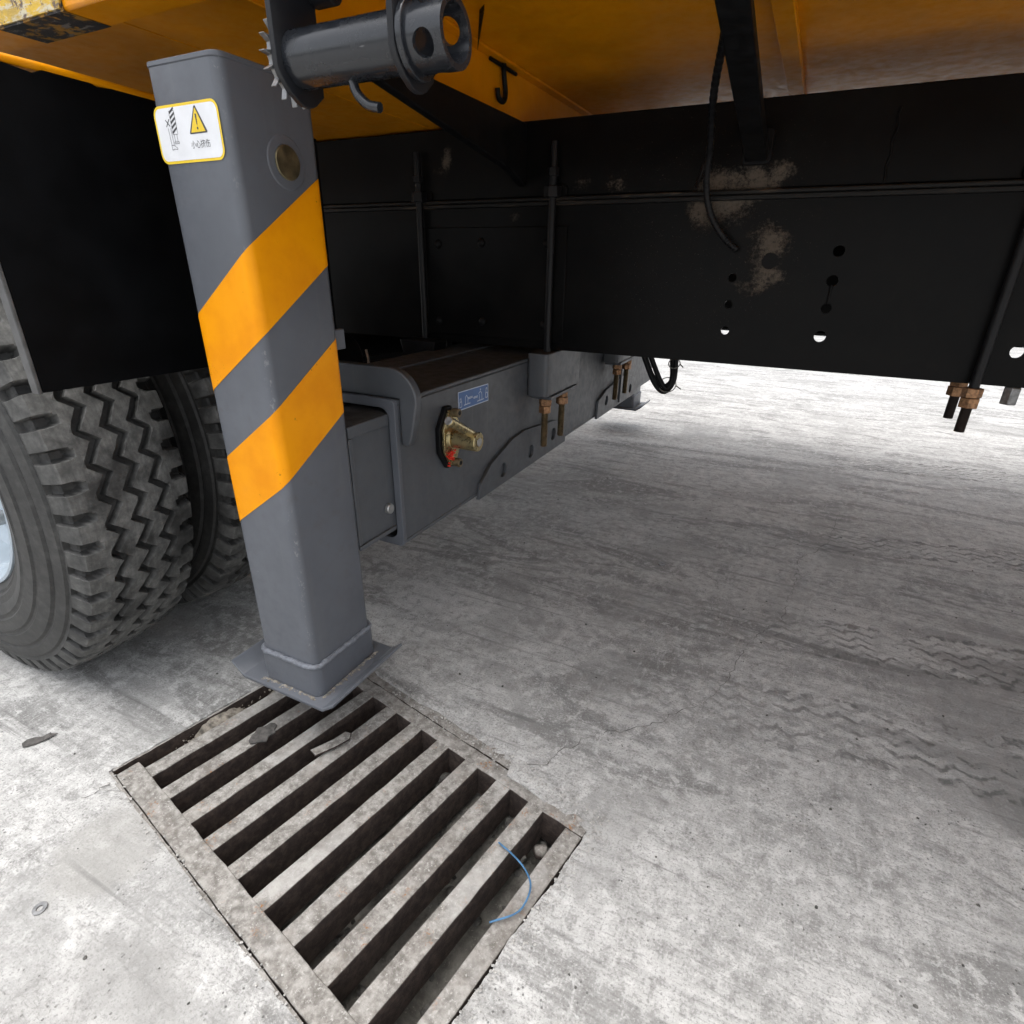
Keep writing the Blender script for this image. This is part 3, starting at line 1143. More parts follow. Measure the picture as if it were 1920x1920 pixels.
# materials: 0 yellow, 1 white, 2 ink
flat(stk, rrect(-.8875, -.7545, 1.0815, 1.1515, .013), 0, 0)
flat(stk, rrect(-.8842, -.7578, 1.0848, 1.1482, .010), 1, 1)
tri = [(-.8125, 1.1165), (-.7865, 1.1165), (-.7995, 1.1435)]
flat(stk, [(-.8165, 1.1145), (-.7825, 1.1145), (-.7815, 1.1160), (-.7980, 1.1462), (-.8010, 1.1462), (-.8175, 1.1160)], 2, 2)
flat(stk, [(-.8140, 1.1162), (-.7850, 1.1162), (-.7988, 1.1436), (-.8002, 1.1436)], 3, 0)
flat(stk, [(-.8010, 1.1370), (-.7980, 1.1370), (-.7989, 1.1245), (-.8001, 1.1245)], 4, 2)
flat(stk, circle(-.7995, 1.1205, .0016, 10), 4, 2)
# hatched leg, boot and cross
for i in range(5):
    zz = 1.1180 + i * .0058
    flat(stk, [(-.8535, zz - .0010), (-.8430, zz + .0048), (-.8430, zz + .0076), (-.8535, zz + .0020)], 2, 2)
for a, b in (((-.8535, 1.1165), (-.8535, 1.1440)), ((-.8430, 1.1165), (-.8430, 1.1440)), ((-.8535, 1.1440), (-.8430, 1.1440)), ((-.8535, 1.1165), (-.8430, 1.1165))):
    stroke(stk, a, b, .0005, 2, 2)
for a, b in (((-.8510, 1.1165), (-.8510, 1.1075)), ((-.8455, 1.1165), (-.8455, 1.1075)), ((-.8530, 1.1075), (-.8430, 1.1075)), ((-.8530, 1.1055), (-.8430, 1.1055)),
             ((-.8530, 1.1075), (-.8530, 1.1055)), ((-.8430, 1.1075), (-.8430, 1.1055)),
             ((-.8610, 1.1245), (-.8600, 1.1040)), ((-.8560, 1.1245), (-.8550, 1.1040)), ((-.8602, 1.1040), (-.8548, 1.1040)), ((-.8602, 1.1040), (-.8604, 1.0985)),
             ((-.8604, 1.0985), (-.8575, 1.0985)), ((-.8575, 1.0985), (-.8570, 1.0995)), ((-.8570, 1.0995), (-.8490, 1.0985)), ((-.8490, 1.0985), (-.8490, 1.1000)), ((-.8490, 1.1000), (-.8548, 1.1040))):
    stroke(stk, a, b, .0006, 2, 2)
stroke(stk, (-.8640, 1.1345), (-.8560, 1.1265), .0013, 2, 2)
stroke(stk, (-.8560, 1.1350), (-.8640, 1.1262), .0013, 2, 2)
# caption characters
try:
    cu = bpy.data.curves.new('caption', 'FONT')
    cu.body = '小心挤伤'
    cu.size = .0092
    co = bpy.data.objects.new('caption', cu)
    COL.objects.link(co)
    bpy.context.view_layer.update()
    dg = bpy.context.evaluated_depsgraph_get()
    me = bpy.data.meshes.new_from_object(co.evaluated_get(dg))
    xs = [v.co.x for v in me.vertices]
    wid = max(xs) - min(xs)
    sc = .0385 / wid
    vv = [(-.8190 + (v.co.x - min(xs)) * sc, SY - 2 * .00025, 1.0985 + v.co.y * 1.12) for v in me.vertices]
    stk.add(vv, [tuple(p.vertices) for p in me.polygons], 2)
    bpy.data.objects.remove(co)
    bpy.data.meshes.remove(me)
except Exception as ex:
    print('caption failed', ex)
T('warning_sticker', stk, ['styel', 'white', 'ink'], leg, label='white and yellow crush warning sticker with a triangle and four characters')

# far leg: the one on the other side, seen under the box
make_leg(-1.012, 3.372, -.866, 3.540, -1)

# ---------------- outrigger box
BX0, BX1, BZ0, BZ1 = -1.096, -.740, .355, .690
box = TE('outrigger_box')
mb = MB()
wt = .010
for (x0, x1, z0, z1) in ((BX0, BX1, BZ1 - wt, BZ1), (BX0, BX1, BZ0, BZ0 + wt), (BX0, BX0 + wt, BZ0 + wt, BZ1 - wt), (BX1 - wt, BX1, BZ0 + wt, BZ1 - wt), (-.922, -.912, BZ0 + wt, BZ1 - wt)):
    mb.box(x0, x1, .94, 3.23, z0, z1)
T('beam_box', mb, 'greybox', box, bevel=.003)
# raised seam along the top
T('top_seam', MB().box(-.972, -.958, 1.02, 3.15, BZ1 - .001, BZ1 + .006), 'greybox', box, bevel=.002)
# collar round the mouth
for yy, d in ((.958, 1), (3.212, -1)):
    mb = MB()
    out = [(-1.15, .700), (-1.15, .742), (-1.13, .755), (-.762, .755)]
    for i in range(1, 8):
        a = RAD(90 - 90 * i / 8)
        out.append((-.762 + .068 * math.cos(a), .687 + .068 * math.sin(a)))
    out += [(-.694, .687), (-.704, .640), (-.713, .605), (-.720, .592), (-.732, .588), (-.7385, .596), (-.7385, .6915), (-1.0975, .6915)]
    mb.prism(out, 'y', yy - .011, yy + .011)
    T('collar', mb, 'greybox', box, bevel=.003)
# frame edge of the mouth, a little proud
mb = MB()
mb.holed(rrect(BX0 - .003, BX1 + .003, BZ0 - .003, BZ1 + .003, .012, 4), [rrect(-.910, BX1 - .014, BZ0 + .014, BZ1 - .016, .022, 5)[::-1], rrect(BX0 + .014, -.924, BZ0 + .014, BZ1 - .016, .022, 5)[::-1]], 'y', .928, .9395)
T('mouth_frame', mb, 'grey', box, bevel=.002)
# inner beams that slide in the box, each carrying its leg
T('inner_beam', MB().box(-.886, -.7575, .799, 2.9, .395, .662), 'greybox', box, bevel=.006, seg=3)
T('inner_beam', MB().box(-1.060, -.932, 1.2, 3.371, .395, .662), 'greybox', box, bevel=.006, seg=3)
mb = MB().box(-.757, -.752, .802, .925, .640, .6635).box(-.757, -.752, .802, .925, .396, .406).box(-.757, -.7525, .801, .811, .407, .639)
T('beam_strip', mb, 'greybox', box, bevel=.0015)
T('stop_bolt', MB().cyl((-.7575, .905, .455), (-.747, .905, .455), .0115, 24), 'silver', box, bevel=.002)
# saddle brackets clamping the box under both rails
for y0, y1 in ((1.578, 1.865), (2.31, 2.595)):
    mb = MB().prism(rrect(BX1 + .0005, -.672, y0, y1, .012, 4), 'z', .578, .7075)
    mb2 = MB().box(-.736, -.668, y0 + .03, y1 - .03, .566, .577)
    T('saddle', mb, 'greybox', box, bevel=.003, smooth=30)
    T('saddle_plate', mb2, 'greybox', box, bevel=.002)
# side cheek plates with plug-weld holes
for flip in (0, 1):
    def my(y):
        return y if not flip else 4.17 - y
    poly = [(my(1.262), .348), (my(1.275), .392), (my(1.335), .432), (my(1.47), .470), (my(1.56), .476), (my(1.80), .452), (my(1.895), .425), (my(1.905), .348)]
    holes = [circle(my(yh), zh, .0215, 20) for yh, zh in ((1.408, .391), (1.602, .394), (1.786, .405))]
    mb = MB().holed(poly, holes, 'x', BX1 + .0005, BX1 + .011)
    T('cheek_plate', mb, 'greybox', box, bevel=.0015)
T('rib_plate', MB().box(BX1 + .0005, -.722, 2.565, 2.578, .36, .545), 'greybox', box, bevel=.002)

# blue instruction sticker
blu = MB()
BXs = BX1 + .0006


def flatx(mb, pts, dep, mi):
    n = len(pts)
    area = sum(pts[i][0] * pts[(i + 1) % n][1] - pts[(i + 1) % n][0] * pts[i][1] for i in range(n))
    pl = pts if area > 0 else pts[::-1]
    mb.add([(BXs + dep * .0003, y, z) for y, z in pl], [tuple(range(n))], mi)


def sx(a, b, wd=.0022):
    stroke(blu, a, b, wd, 2, 1, flatx)


flatx(blu, [(1.182, .615), (1.336, .612), (1.336, .658), (1.182, .662)], 0, 1)
flatx(blu, [(1.1845, .6172), (1.3335, .6142), (1.3335, .6558), (1.1845, .6598)], 1, 0)
for (yo, op) in ((1.1880, 0), (1.3200, 1)):      # padlocks: shut and open
    for a, b in (((0, .623), (.010, .623)), ((0, .623), (0, .636)), ((.010, .623), (.010, .636)), ((0, .636), (.010, .636)),
                 ((.002, .636), (.002, .644 + .004 * op)), ((.002, .644 + .004 * op), (.008, .644 + .004 * op)), ((.008, .644 + .004 * op), (.008, .636 + .006 * op))):
        sx((yo + a[0], a[1]), (yo + b[0], b[1]), .0020)
sx((1.208, .625), (1.240, .625))
for a, b in (((1.216, .626), (1.216, .644)), ((1.216, .644), (1.222, .648)), ((1.222, .648), (1.228, .640)), ((1.228, .640), (1.228, .626)), ((1.229, .640), (1.252, .640)), ((1.229, .637), (1.252, .637))):
    sx(a, b, .0018)
sx((1.275, .622), (1.310, .622))
for a, b in (((1.256, .636), (1.278, .636)), ((1.256, .633), (1.278, .633)), ((1.283, .640), (1.292, .646)), ((1.292, .646), (1.300, .638)), ((1.287, .638), (1.287, .623)), ((1.300, .638), (1.300, .623)), ((1.290, .650), (1.296, .650)), ((1.293, .653), (1.293, .647))):
    sx(a, b, .0018)
T('instruction_sticker', blu, ['blue', 'pale'], box, label='small blue sticker with pale padlock and lever drawings')

# locking pin assembly
lock = TE('lock_pin')
yc, zc = 1.120, .566
octo = [(yc - .044, zc + .030), (yc - .012, zc + .076), (yc + .012, zc + .076), (yc + .040, zc + .030), (yc + .040, zc - .030), (yc + .012, zc - .076), (yc - .012, zc - .076), (yc - .044, zc - .030)]
T('base_plate', MB().prism(octo, 'x', BX1 + .0005, BX1 + .013), 'black', lock, bevel=.002)
oc2 = [(yc + (y - yc) * .86 + .003, zc + (z - zc) * .90) for y, z in octo]
T('flange', MB().prism(oc2, 'x', BX1 + .0135, BX1 + .020), 'brass', lock, bevel=.001)
T('hub', MB().cyl((BX1 + .020, yc, zc), (BX1 + .030, yc, zc), .031, 32, .028), 'brass', lock, bevel=.0015, smooth=30)
mb = MB().cyl((BX1 + .030, yc, zc), (BX1 + .094, yc, zc), .0235, 36)
T('boss', mb, 'brass', lock, bevel=.002, smooth=30)
T('boss_screw', MB().cyl((BX1 + .0945, yc, zc), (BX1 + .0965, yc, zc), .0105, 24), 'silver', lock, bevel=.0008, smooth=30)
T('lever', MB().cyl((BX1 + .078, yc + .010, zc + .010), (BX1 + .080, 1.014, .640), .0105, 20), 'brass', lock, bevel=.0015, smooth=30)
dl = (Vector((BX1 + .080, 1.014, .640)) - Vector((BX1 + .078, yc + .010, zc + .010))).normalized()
le = Vector((BX1 + .080, 1.014, .640))
T('lever_end', MB().cyl(le + dl * .0003, le + dl * .0022, .0092, 20), 'silver', lock, bevel=.0005)
for zz in (zc - .062, zc + .062):
    T('cap_screw', MB().cyl((BX1 + .020, yc + .004, zz), (BX1 + .040, yc + .004, zz), .0105, 20), 'stud', lock, bevel=.001, smooth=30)
    T('screw_socket', MB().cyl((BX1 + .0402, yc + .004, zz), (BX1 + .0408, yc + .004, zz), .0058, 6), 'black', lock)
mb = MB()
for i in range(26):
    p, f = pebble(.0042, rl, .6)
    q = Vector((BX1 + .022 + rl.uniform(0, .012), yc - .018 + rl.gauss(0, .006), zc - .040 + rl.gauss(0, .008)))
    mb.add([x + q for x in p], f)
T('seal_wax', mb, 'red', lock, smooth=60)

# ---------------- chassis
RY = 1.650                              # outer face of the near rail's web
RZ0, RZ1 = .712, 1.100
XA, XB = -5.0, 3.6
chassis = TE('chassis')
holes = [circle(x, z, r, 18) for x, z, r in ((-.199, .926, .0105), (-.198, .862, .0105), (-.197, .797, .0105), (.029, .989, .0125), (.029, .924, .013),
                                             (.029, .862, .012), (.029, .796, .0135), (.422, .788, .0135), (.62, .80, .0125), (.62, .93, .0125))]
mb = MB().holed([(XA, RZ0), (XB, RZ0), (XB, RZ1), (XA, RZ1)], [h[::-1] for h in holes], 'y', RY, RY + .008)
mb.box(XA, XB, RY + .0082, RY + .085, RZ0, RZ0 + .008).box(XA, XB, RY + .0082, RY + .085, RZ1 - .008, RZ1)
T('rail', mb, 'frame', chassis, smooth=30)
mb = MB().box(XA, XB, 2.512, 2.52, RZ0 + .001, RZ1).box(XA, XB, 2.435, 2.511, RZ0 + .009, RZ0 + .017).box(XA, XB, 2.435, 2.511, RZ1 - .008, RZ1)
T('rail', mb, 'frame', chassis)
# small bolt stem seen between two holes
T('bolt_stem', MB().cyl((.029, RY - .001, .872), (.029, RY - .001, .915), .0032, 8), 'frame', chassis, smooth=40)
# packing strip and sub-frame on top of the rails
for y0, y1 in ((RY - .010, RY + .080), (2.44, 2.53)):
    T('packing_strip', MB().box(XA, XB, y0, y1, RZ1 + .0005, RZ1 + .012), 'ledge', chassis, bevel=.003)
    T('packing_strip', MB().box(XA, XB, y0 - .004, y1 - .004, RZ1 + .0125, RZ1 + .022), 'ledge', chassis, bevel=.003)
for y0, y1 in ((RY + .002, RY + .075), (2.445, 2.518)):
    mb = MB().box(XA, XB, y0, y1, RZ1 + .0225, 1.306)
    T('subframe', mb, 'frame', chassis, bevel=.004)
# weld lines
mb = MB()
mb.tube([(.085 + .002 * math.sin(i), RY + .0022, 1.124 + .0075 * i) for i in range(20)], .0032, 7, rings=lambda i: .7 + .5 * ((i * 31) % 7) / 7)
T('weld_seam', mb, 'frame', chassis, smooth=60)
# stiffener plate with rivets behind the clamp rods
T('stiffener', MB().box(-1.135, -.655, RY - .0055, RY - .0003, .735, 1.05), 'frame', chassis, bevel=.002)
for (x, z) in ((-1.086, 1.004), (-.931, 1.008), (-.715, 1.005), (-1.091, .776), (-.929, .781), (-.717, .782)):
    mb = MB()
    mb.cyl((x, RY - .0055, z), (x, RY - .011, z), .0135, 18, .0115)
    mb.cyl((x, RY - .011, z), (x, RY - .0155, z), .0115, 18, .005)
    T('rivet', mb, 'black', chassis, smooth=50)
# cross members between the rails
for x in (-2.2, -1.25, .25, 1.7):
    T('cross_member', MB().box(x - .04, x + .04, RY + .086, 2.434, .80, 1.05), 'frame', chassis, bevel=.004)


# clamp rods
def hexnut(cx, cy, z0, z1, r, rot):
    return MB().cyl((cx, cy, z0), (cx, cy, z1), r, 6, rot=rot)


def clamp(x, yn, yf, znut, zend, top, matn, mats, plate=False, dark='rod'):
    c = TE('clamp_rod')
    T('rod', MB().cyl((x, yn, znut), (x, yn, top), .0105, 16), dark, c, smooth=40)
    T('rod', MB().cyl((x, yf, znut), (x, yf, top), .0105, 16), dark, c, smooth=40)
    rr = random.Random(int(x * 1000))
    for y in (yn, yf):
        a = rr.random()
        zz = znut
        for k, h in enumerate((.021, .023)):
            T('nut', hexnut(x, y, zz - h, zz, .0205, a + k * .5 + rr.random() * .2), matn, c, bevel=.0015)
            zz -= h + .0008
        # threaded end
        pts = []
        m = int((zz - zend) / .0011)
        mb = MB()
        mb.tube([(x, y, zz - (zz - zend) * i / m) for i in range(m + 1)], .0110, 14, rings=lambda i: 1.0 if i % 2 else .90)
        T('thread', mb, mats, c, smooth=60)
    if plate:
        T('clamp_plate', MB().box(x - .032, x + .032, yn - .024, yf + .024, znut + .0005, znut + .012), matn, c, bevel=.002)
    # upper lugs and nuts
    if top < 1.3:
        T('nut', hexnut(x, yn, 1.119, 1.146, .024, .4), 'rod', c, bevel=.0015)
        T('nut', hexnut(x, yn, 1.170, 1.190, .016, .2), 'rod', c, bevel=.0015)
        T('rod_lug', MB().prism(rrect(x - .036, x + .036, 1.122, 1.152, .012, 4), 'y', yn + .014, RY + .001), 'frame', c, bevel=.002)
    return c


clamp(-.697, 1.630, 1.772, .565, .410, 1.250, 'nutcu', 'stud')
clamp(-.697, 2.395, 2.545, .565, .412, 1.250, 'nutcu', 'stud')
clamp(-1.140, 1.630, 1.772, .565, .410, 1.250, 'nutcu', 'stud')
clamp(.362, 1.628, 1.772, .707, .605, 1.260, 'nutcu', 'studdark')
c = TE('bolt_end')
T('bolt_head', MB().cyl((.44, 1.66, .672), (.44, 1.66, .711), .017, 6, rot=.3), 'rod2', c, bevel=.002)

# rear springs, axle and hangers in the dark behind the leg
susp = TE('suspension')
for yb in (1.60, 2.57):
    for i in range(7):
        L = .62 - .065 * i
        pts = []
        mb = MB()
        zc0 = .672 - .0135 * i
        poly = []
        for k in range(13):
            t = -1 + 2 * k / 12
            poly.append((-1.72 + L * t, zc0 + .075 * (t * L / .62) ** 2 - .05))
        poly += [(x, z - .0125) for x, z in reversed(poly)]
        mb.prism(poly, 'y', yb - .04, yb + .04)
        T('leaf', mb, 'black', susp)
T('spring_hanger', MB().prism([(-1.06, .72), (-1.20, .72), (-1.17, .60), (-1.09, .60)], 'y', 1.565, 1.640), 'black', susp, bevel=.004)
mb = MB().cyl((-1.66, 1.1, .54), (-1.66, 3.07, .54), .075, 24)
mb.lathe([(1.85, .08), (1.92, .2), (2.0, .25), (2.17, .25), (2.25, .2), (2.32, .08)], (-1.66, .54), 28)
T('axle', mb, 'black', susp, smooth=40)
T('brake_chamber', MB().cyl((-1.36, 1.47, .66), (-1.36, 1.28, .66), .085, 24), 'black', susp, bevel=.006, smooth=40)
mb = MB().tube(spline([(-1.22, 1.42, .70), (-1.20, 1.40, .66), (-1.23, 1.38, .63), (-1.21, 1.36, .60)]), .004, 8)
T('brake_clip', mb, 'silver', susp, smooth=60)

# ---------------- wheels
def make_tyre_mesh():
    """tread as a height field whose columns follow the zigzag grooves; Y is the axle, centre at origin"""
    R, hw = .540, .112
    NP = 54
    phs = [0, .08, .16, .24, .27, .30, .36, .42, .48, .54, .58, .61, .645, .66, .72, .80, .88, .94]
    gd = .017

    def crown(y):
        return R - .010 * (abs(y) / hw) ** 2.2
    cols = []           # (kind, y, depth, zigweight, notchweight)
    gw = .0092

    def groove(y):
        return [(y - gw - .0012, 0), (y - gw + .0012, 1), (y + gw - .0012, 1), (y + gw + .0012, 0)]
    ys = []
    ribs = [-.050, 0.0, .050]
    for gy in ribs:
        ys += [(a, d, 1.0) for a, d in groove(gy)]
    for m in (-.025, .025):
        ys += [(m, 0, 1.0)]
    for s in (-1, 1):
        for yy in (.066, .070, .076, .082, .088, .094, .100, .106, .1105):
            ys.append((s * yy, 0, max(0.0, 1 - (abs(yy) - .056) / .012) if yy < .07 else 0.0))
    ys.sort()
    prof = []
    for y, d, z in ys:
        nw = 0.0
        if abs(y) > .078:
            nw = 1.0
        prof.append((y, crown(y), d, z, nw, 0))
    # buttress and sidewalls
    side = [(.1135, R - .0135, 1, .25), (.117, R - .022, 1, .5), (.121, R - .036, 1, .8), (.1235, R - .046, 1, .9), (.1245, R - .050, 0, 1),
            (.1225, R - .054, 0, 1), (.1225, R - .060, 0, 1), (.1270, R - .064, 0, 1), (.1315, R - .086, 0, 1), (.1290, R - .090, 0, 1), (.1290, R - .094, 0, 1), (.1345, R - .099, 0, 1),
            (.1400, R - .126, 0, 1), (.1380, R - .129, 0, 1), (.1385, R - .136, 0, 1), (.1425, R - .140, 0, 1), (.1430, R - .168, 0, 1), (.1400, R - .172, 0, 1), (.1400, R - .178, 0, 1), (.1420, R - .182, 0, 1),
            (.1360, R - .203, 0, 1), (.1330, R - .206, 0, 1), (.1300, R - .222, 0, 1), (.1240, R - .228, 0, 1), (.1240, R - .234, 0, 1), (.1200, R - .239, 0, 1), (.114, R - .250, 0, 1), (.108, R - .262, 0, 1), (.095, R - .272, 0, 1)]
    left = [(-y, r, 0, 0, nw, s) for (y, r, nw, s) in reversed(side)]
    right = [(y, r, 0, 0, nw, s) for (y, r, nw, s) in side]
    full = left + prof + right
    m = len(full)
    rows = NP * len(phs)
    vs, wear = [], []

    def zig(p):
        a = .0130
        if p < .645:
            return -a + 2 * a * p / .645
        return a - 2 * a * (p - .645) / .355
    for ip in range(NP):
        for p in phs:
            for (y, r, d, z, nw, s) in full:
                ph = p if y < 0 else (p + .5) % 1.0
                dep = d * gd
                nd = 0.0
                if nw:
                    reach = min(1.0, max(0.0, (abs(y) - .078) / .020)) if not s else 1.0
                    half = .185 * math.sqrt(max(0, 1 - (1 - reach) ** 2)) + .012
                    c = .455
                    if abs(ph - c) < half:
                        nd = .021 * min(1, (half - abs(ph - c)) / .05)
                th = 2 * math.pi * (ip + p) / NP
                yy = y + zig(p) * z
                rr = r - dep
                if s:
                    sg = -1 if y < 0 else 1
                    yy -= sg * nd * (.35 + .3 * s) * .8
                    rr -= nd * (1 - s) * .9
                else:
                    rr -= nd
                if not s and d == 0 and nd == 0:
                    rr += .0016 * mathutils.noise.noise(Vector((math.cos(th) * 40, y * 70, math.sin(th) * 40)))
                    yy += .0016 * mathutils.noise.noise(Vector((math.cos(th) * 55, y * 90 + 7, math.sin(th) * 55)))
                vs.append((math.cos(th) * rr, yy, math.sin(th) * rr))
                wv = 1.0
                if dep > 0 or nd > .004:
                    wv = .15
                elif s >= 1:
                    wv = .16
                elif s:
                    wv = .55
                wear.append(wv)
    fs = []
    for i in range(rows):
        j = (i + 1) % rows
        for k in range(m - 1):
            fs.append((i * m + k, i * m + k + 1, j * m + k + 1, j * m + k))
    me = bpy.data.meshes.new('tyre')
    me.from_pydata(vs, [], [tuple(reversed(f)) for f in fs])
    me.materials.append(M['tyre'])
    at = me.attributes.new('wear', 'FLOAT', 'POINT')
    at.data.foreach_set('value', wear)
    me.polygons.foreach_set('use_smooth', [True] * len(me.polygons))
    me.set_sharp_from_angle(angle=RAD(32))
    me.update()
    return me


tyre_me = make_tyre_mesh()


def make_rim_mesh(sgn):
    mb = MB()
    prof = [(-.112, .290), (-.118, .289), (-.119, .283), (-.112, .276), (-.104, .268), (-.086, .262), (-.080, .254), (-.030, .240), (-.010, .215), (0.0, .13), (.0, .07), (-.03, .068), (-.035, .0)]
    mb.lathe([(y, r) for y, r in prof], (0, 0), 56)
    mb.lathe([(-.03, .253), (.08, .256), (.112, .285), (.115, .289)], (0, 0), 56)
    return mb.mesh('rim', 'rim', 30)


rim_me = make_rim_mesh(1)
for (yc_, spin, flip) in ((.592, 0.02, 0), (.925, .9, 1)):
    wh = TE('wheel')
    ty = obj('tyre', tyre_me, None, wh)
    ty.location = (-1.660, yc_, .536)
    ty.rotation_euler = (0, -spin, 0)
    rm = obj('rim', rim_me, None, wh)
    rm.location = (-1.660, yc_, .536)
    if flip:
        rm.rotation_euler = (0, 0, math.pi)
    for i in range(10):
        a = 2 * math.pi * i / 10 + .2
        if not flip:
            T('lug_nut', MB().cyl((-1.66 + .168 * math.cos(a), yc_ - .012, .536 + .168 * math.sin(a)), (-1.66 + .168 * math.cos(a), yc_ - .04, .536 + .168 * math.sin(a)), .018, 6), 'silver', wh, bevel=.002)

# ---------------- mud flap in front of the tyre
mud = TE('mudguard')
FX = -1.050
top = []
for i in range(31):
    y = .462 + (1.12 - .462) * i / 30
    top.append((y, 1.196 + .004 * math.sin(i * .7) + (.012 if 6 <= i <= 8 else 0)))
poly = [(.462, .762), (1.12, .756)] + top[::-1]
T('flap', MB().prism(poly, 'x', FX - .006, FX), 'blackflap', mud)
T('flap_edge', MB().box(FX - .022, FX - .001, .4555, .4615, .760, 1.198), 'flapedge', mud, bevel=.0015)
mb = MB().tube([(FX - .004, .45 + .07 * i, 1.203 + .002 * math.sin(i)) for i in range(10)], .006, 10)
T('fender_lip', mb, 'yellow', mud, smooth=60)

# ---------------- deck
deck = TE('deck')
# edge rail, kept in two lengths either side of the seam
for (x0, x1) in ((XA, -1.108), (-1.104, XB)):
    mb = MB().prism([(.613, 1.270), (.678, 1.270), (.678, 1.300), (.640, 1.300), (.640, 1.400), (.678, 1.400), (.678, 1.420), (.613, 1.420)], 'x', x0, x1)
    T('edge_rail', mb, 'yellow', deck, bevel=.004)
    T('deck_plate', MB().box(x0, min(x1, -.822), .6785, 3.49, 1.311, 1.319), 'yellow', deck, bevel=.001)
# stepped-up part of the deck to the right
T('step_plate', MB().box(-.8215, -.8175, .679, 3.49, 1.300, 1.414), 'yellow', deck, bevel=.0015)
T('step_flange', MB().box(-.8172, -.790, .679, 3.49, 1.4085, 1.4145), 'yellow', deck, bevel=.001)
T('deck_plate', MB().box(-.8215, XB, .679, 3.49, 1.415, 1.423), 'yellow', deck, bevel=.001)
T('deck_top', MB().box(XA, XB, .613, 3.55, 1.4235, 1.46), 'yellow', deck)
for x0 in (-.178, .95, 1.9):
    T('deck_rib', MB().prism([(x0, 1.4145), (x0, 1.398), (x0 + .040, 1.398), (x0 + .040, 1.4145)], 'y', .70, 3.45), 'yellow', deck, bevel=.002)
T('edge_rail', MB().box(XA, XB, 3.4905, 3.555, 1.27, 1.42), 'yellow', deck, bevel=.004)
# worn hazard tape on the rail's lower edge, scuffed side
T('hazard_tape', MB().prism([(.6115, 1.269), (.676, 1.269), (.676, 1.2695), (.6122, 1.2698), (.6122, 1.3), (.6115, 1.3)], 'x', -1.178, -1.008), 'tape', deck)
mb = MB()
scv = [(-1.40, 1.272), (-1.012, 1.2718), (-1.006, 1.285), (-1.018, 1.34), (-1.03, 1.41), (-1.40, 1.41)]
mb.prism(scv, 'y', .6085, .6112)
T('scuffed_paint', mb, 'scuff', deck)
# cantilever brackets from the chassis up to the deck
for (xb, wdt) in ((-.800, .012), (-.186, .024), (1.3, .02)):
    if xb < -.5:
        mb = MB().prism([(1.651, 1.150), (1.651, 1.3005), (1.05, 1.3005), (.90, 1.285), (.90, 1.262), (1.03, 1.258), (1.56, 1.180)], 'x', xb - wdt, xb + wdt)
    else:
        mb = MB().prism([(1.651, 1.176), (1.651, 1.204), (1.05, 1.320), (.69, 1.395), (.69, 1.375), (1.05, 1.300)], 'x', xb - wdt, xb + wdt)
    T('bracket', mb, 'black', deck, bevel=.003)
T('bracket_foot', MB().prism(rrect(-.218, -.154, 1.172, 1.245, .01, 3), 'y', 1.636, 1.6495), 'black', deck, bevel=.002)
# hook on the step face and a hanging tie
mb = MB()
mb.tube(spline([(-.806, 1.545, 1.414), (-.806, 1.548, 1.385), (-.806, 1.556, 1.350), (-.806, 1.545, 1.330), (-.806, 1.520, 1.332), (-.806, 1.512, 1.352)], 6), .0065, 8)
mb.tube([(-.806, 1.475, 1.402), (-.806, 1.615, 1.402)], .0045, 8)
T('hook', mb, 'black', deck, smooth=60)
mb = MB().prism([(-.690, 1.22), (-.668, 1.20), (-.795, 1.395)], 'z', 1.395, 1.404)
T('hanging_strap', mb, 'black', deck)

# ---------------- strap winch under the edge rail
win = TE('strap_winch')
WY, WZ = .591, 1.161
def plate_poly(y0, y1, zb):
    pts = [(y0, 1.268), (y0, zb + .030)]
    pts += [(y0 + .004, zb + .022), (y0 + .016, zb + .009)]
    cy_ = (y0 + y1) / 2 + .006
    for i in range(1, 7):
        a = RAD(215 + 100 * i / 7)
        pts.append((cy_ + .028 * math.cos(a), zb + .027 + .028 * math.sin(a)))
    pts += [(y1, zb + .014), (y1, 1.268)]
    return pts
for xp in (-.568, -.413):
    T('side_plate', MB().prism(plate_poly(.556, .624, 1.119), 'x', xp - .0035, xp + .0035), 'winchplate', win, bevel=.001)
mb = MB().cyl((-.5640, WY, WZ), (-.4170, WY, WZ), .0272, 48)
T('drum', mb, 'winch', win, smooth=40)
# flange ring and capstan head with bar holes
T('head_flange', MB().cyl((-.409, WY, WZ), (-.402, WY, WZ), .0345, 48), 'winch', win, bevel=.0012, smooth=40)


def baked(ob, cutters):
    """cut ob with the cutters, keep the plain result"""
    for cobj in cutters:
        b = ob.modifiers.new('cut', 'BOOLEAN')
        b.object = cobj
        b.operation = 'DIFFERENCE'
        b.solver = 'EXACT'
    bpy.context.view_layer.update()
    me = bpy.data.meshes.new_from_object(ob.evaluated_get(bpy.context.evaluated_depsgraph_get()))
    ob.modifiers.clear()
    ob.data = me
    for cobj in cutters:
        bpy.data.objects.remove(cobj)
    me.polygons.foreach_set('use_smooth', [True] * len(me.polygons))
    me.set_sharp_from_angle(angle=RAD(35))


hd = T('capstan_head', MB().holed(circle(WY, WZ, .0295, 64), [circle(WY, WZ, .0238, 64)[::-1]], 'x', -.402, -.360), 'winch', win)
cut = []
for ha in (205, 115):
    d = Vector((0, math.cos(RAD(ha)), math.sin(RAD(ha)))) * .05
    cc = Vector((-.3815, WY, WZ))
    cut.append(obj('cutter', MB().cyl(cc - d, cc + d, .0118, 40), 'winch'))
baked(hd, cut)
bv = hd.modifiers.new('bevel', 'BEVEL')
bv.width = .0008
bv.segments = 2
bv.limit_method = 'ANGLE'
bv.angle_limit = RAD(40)
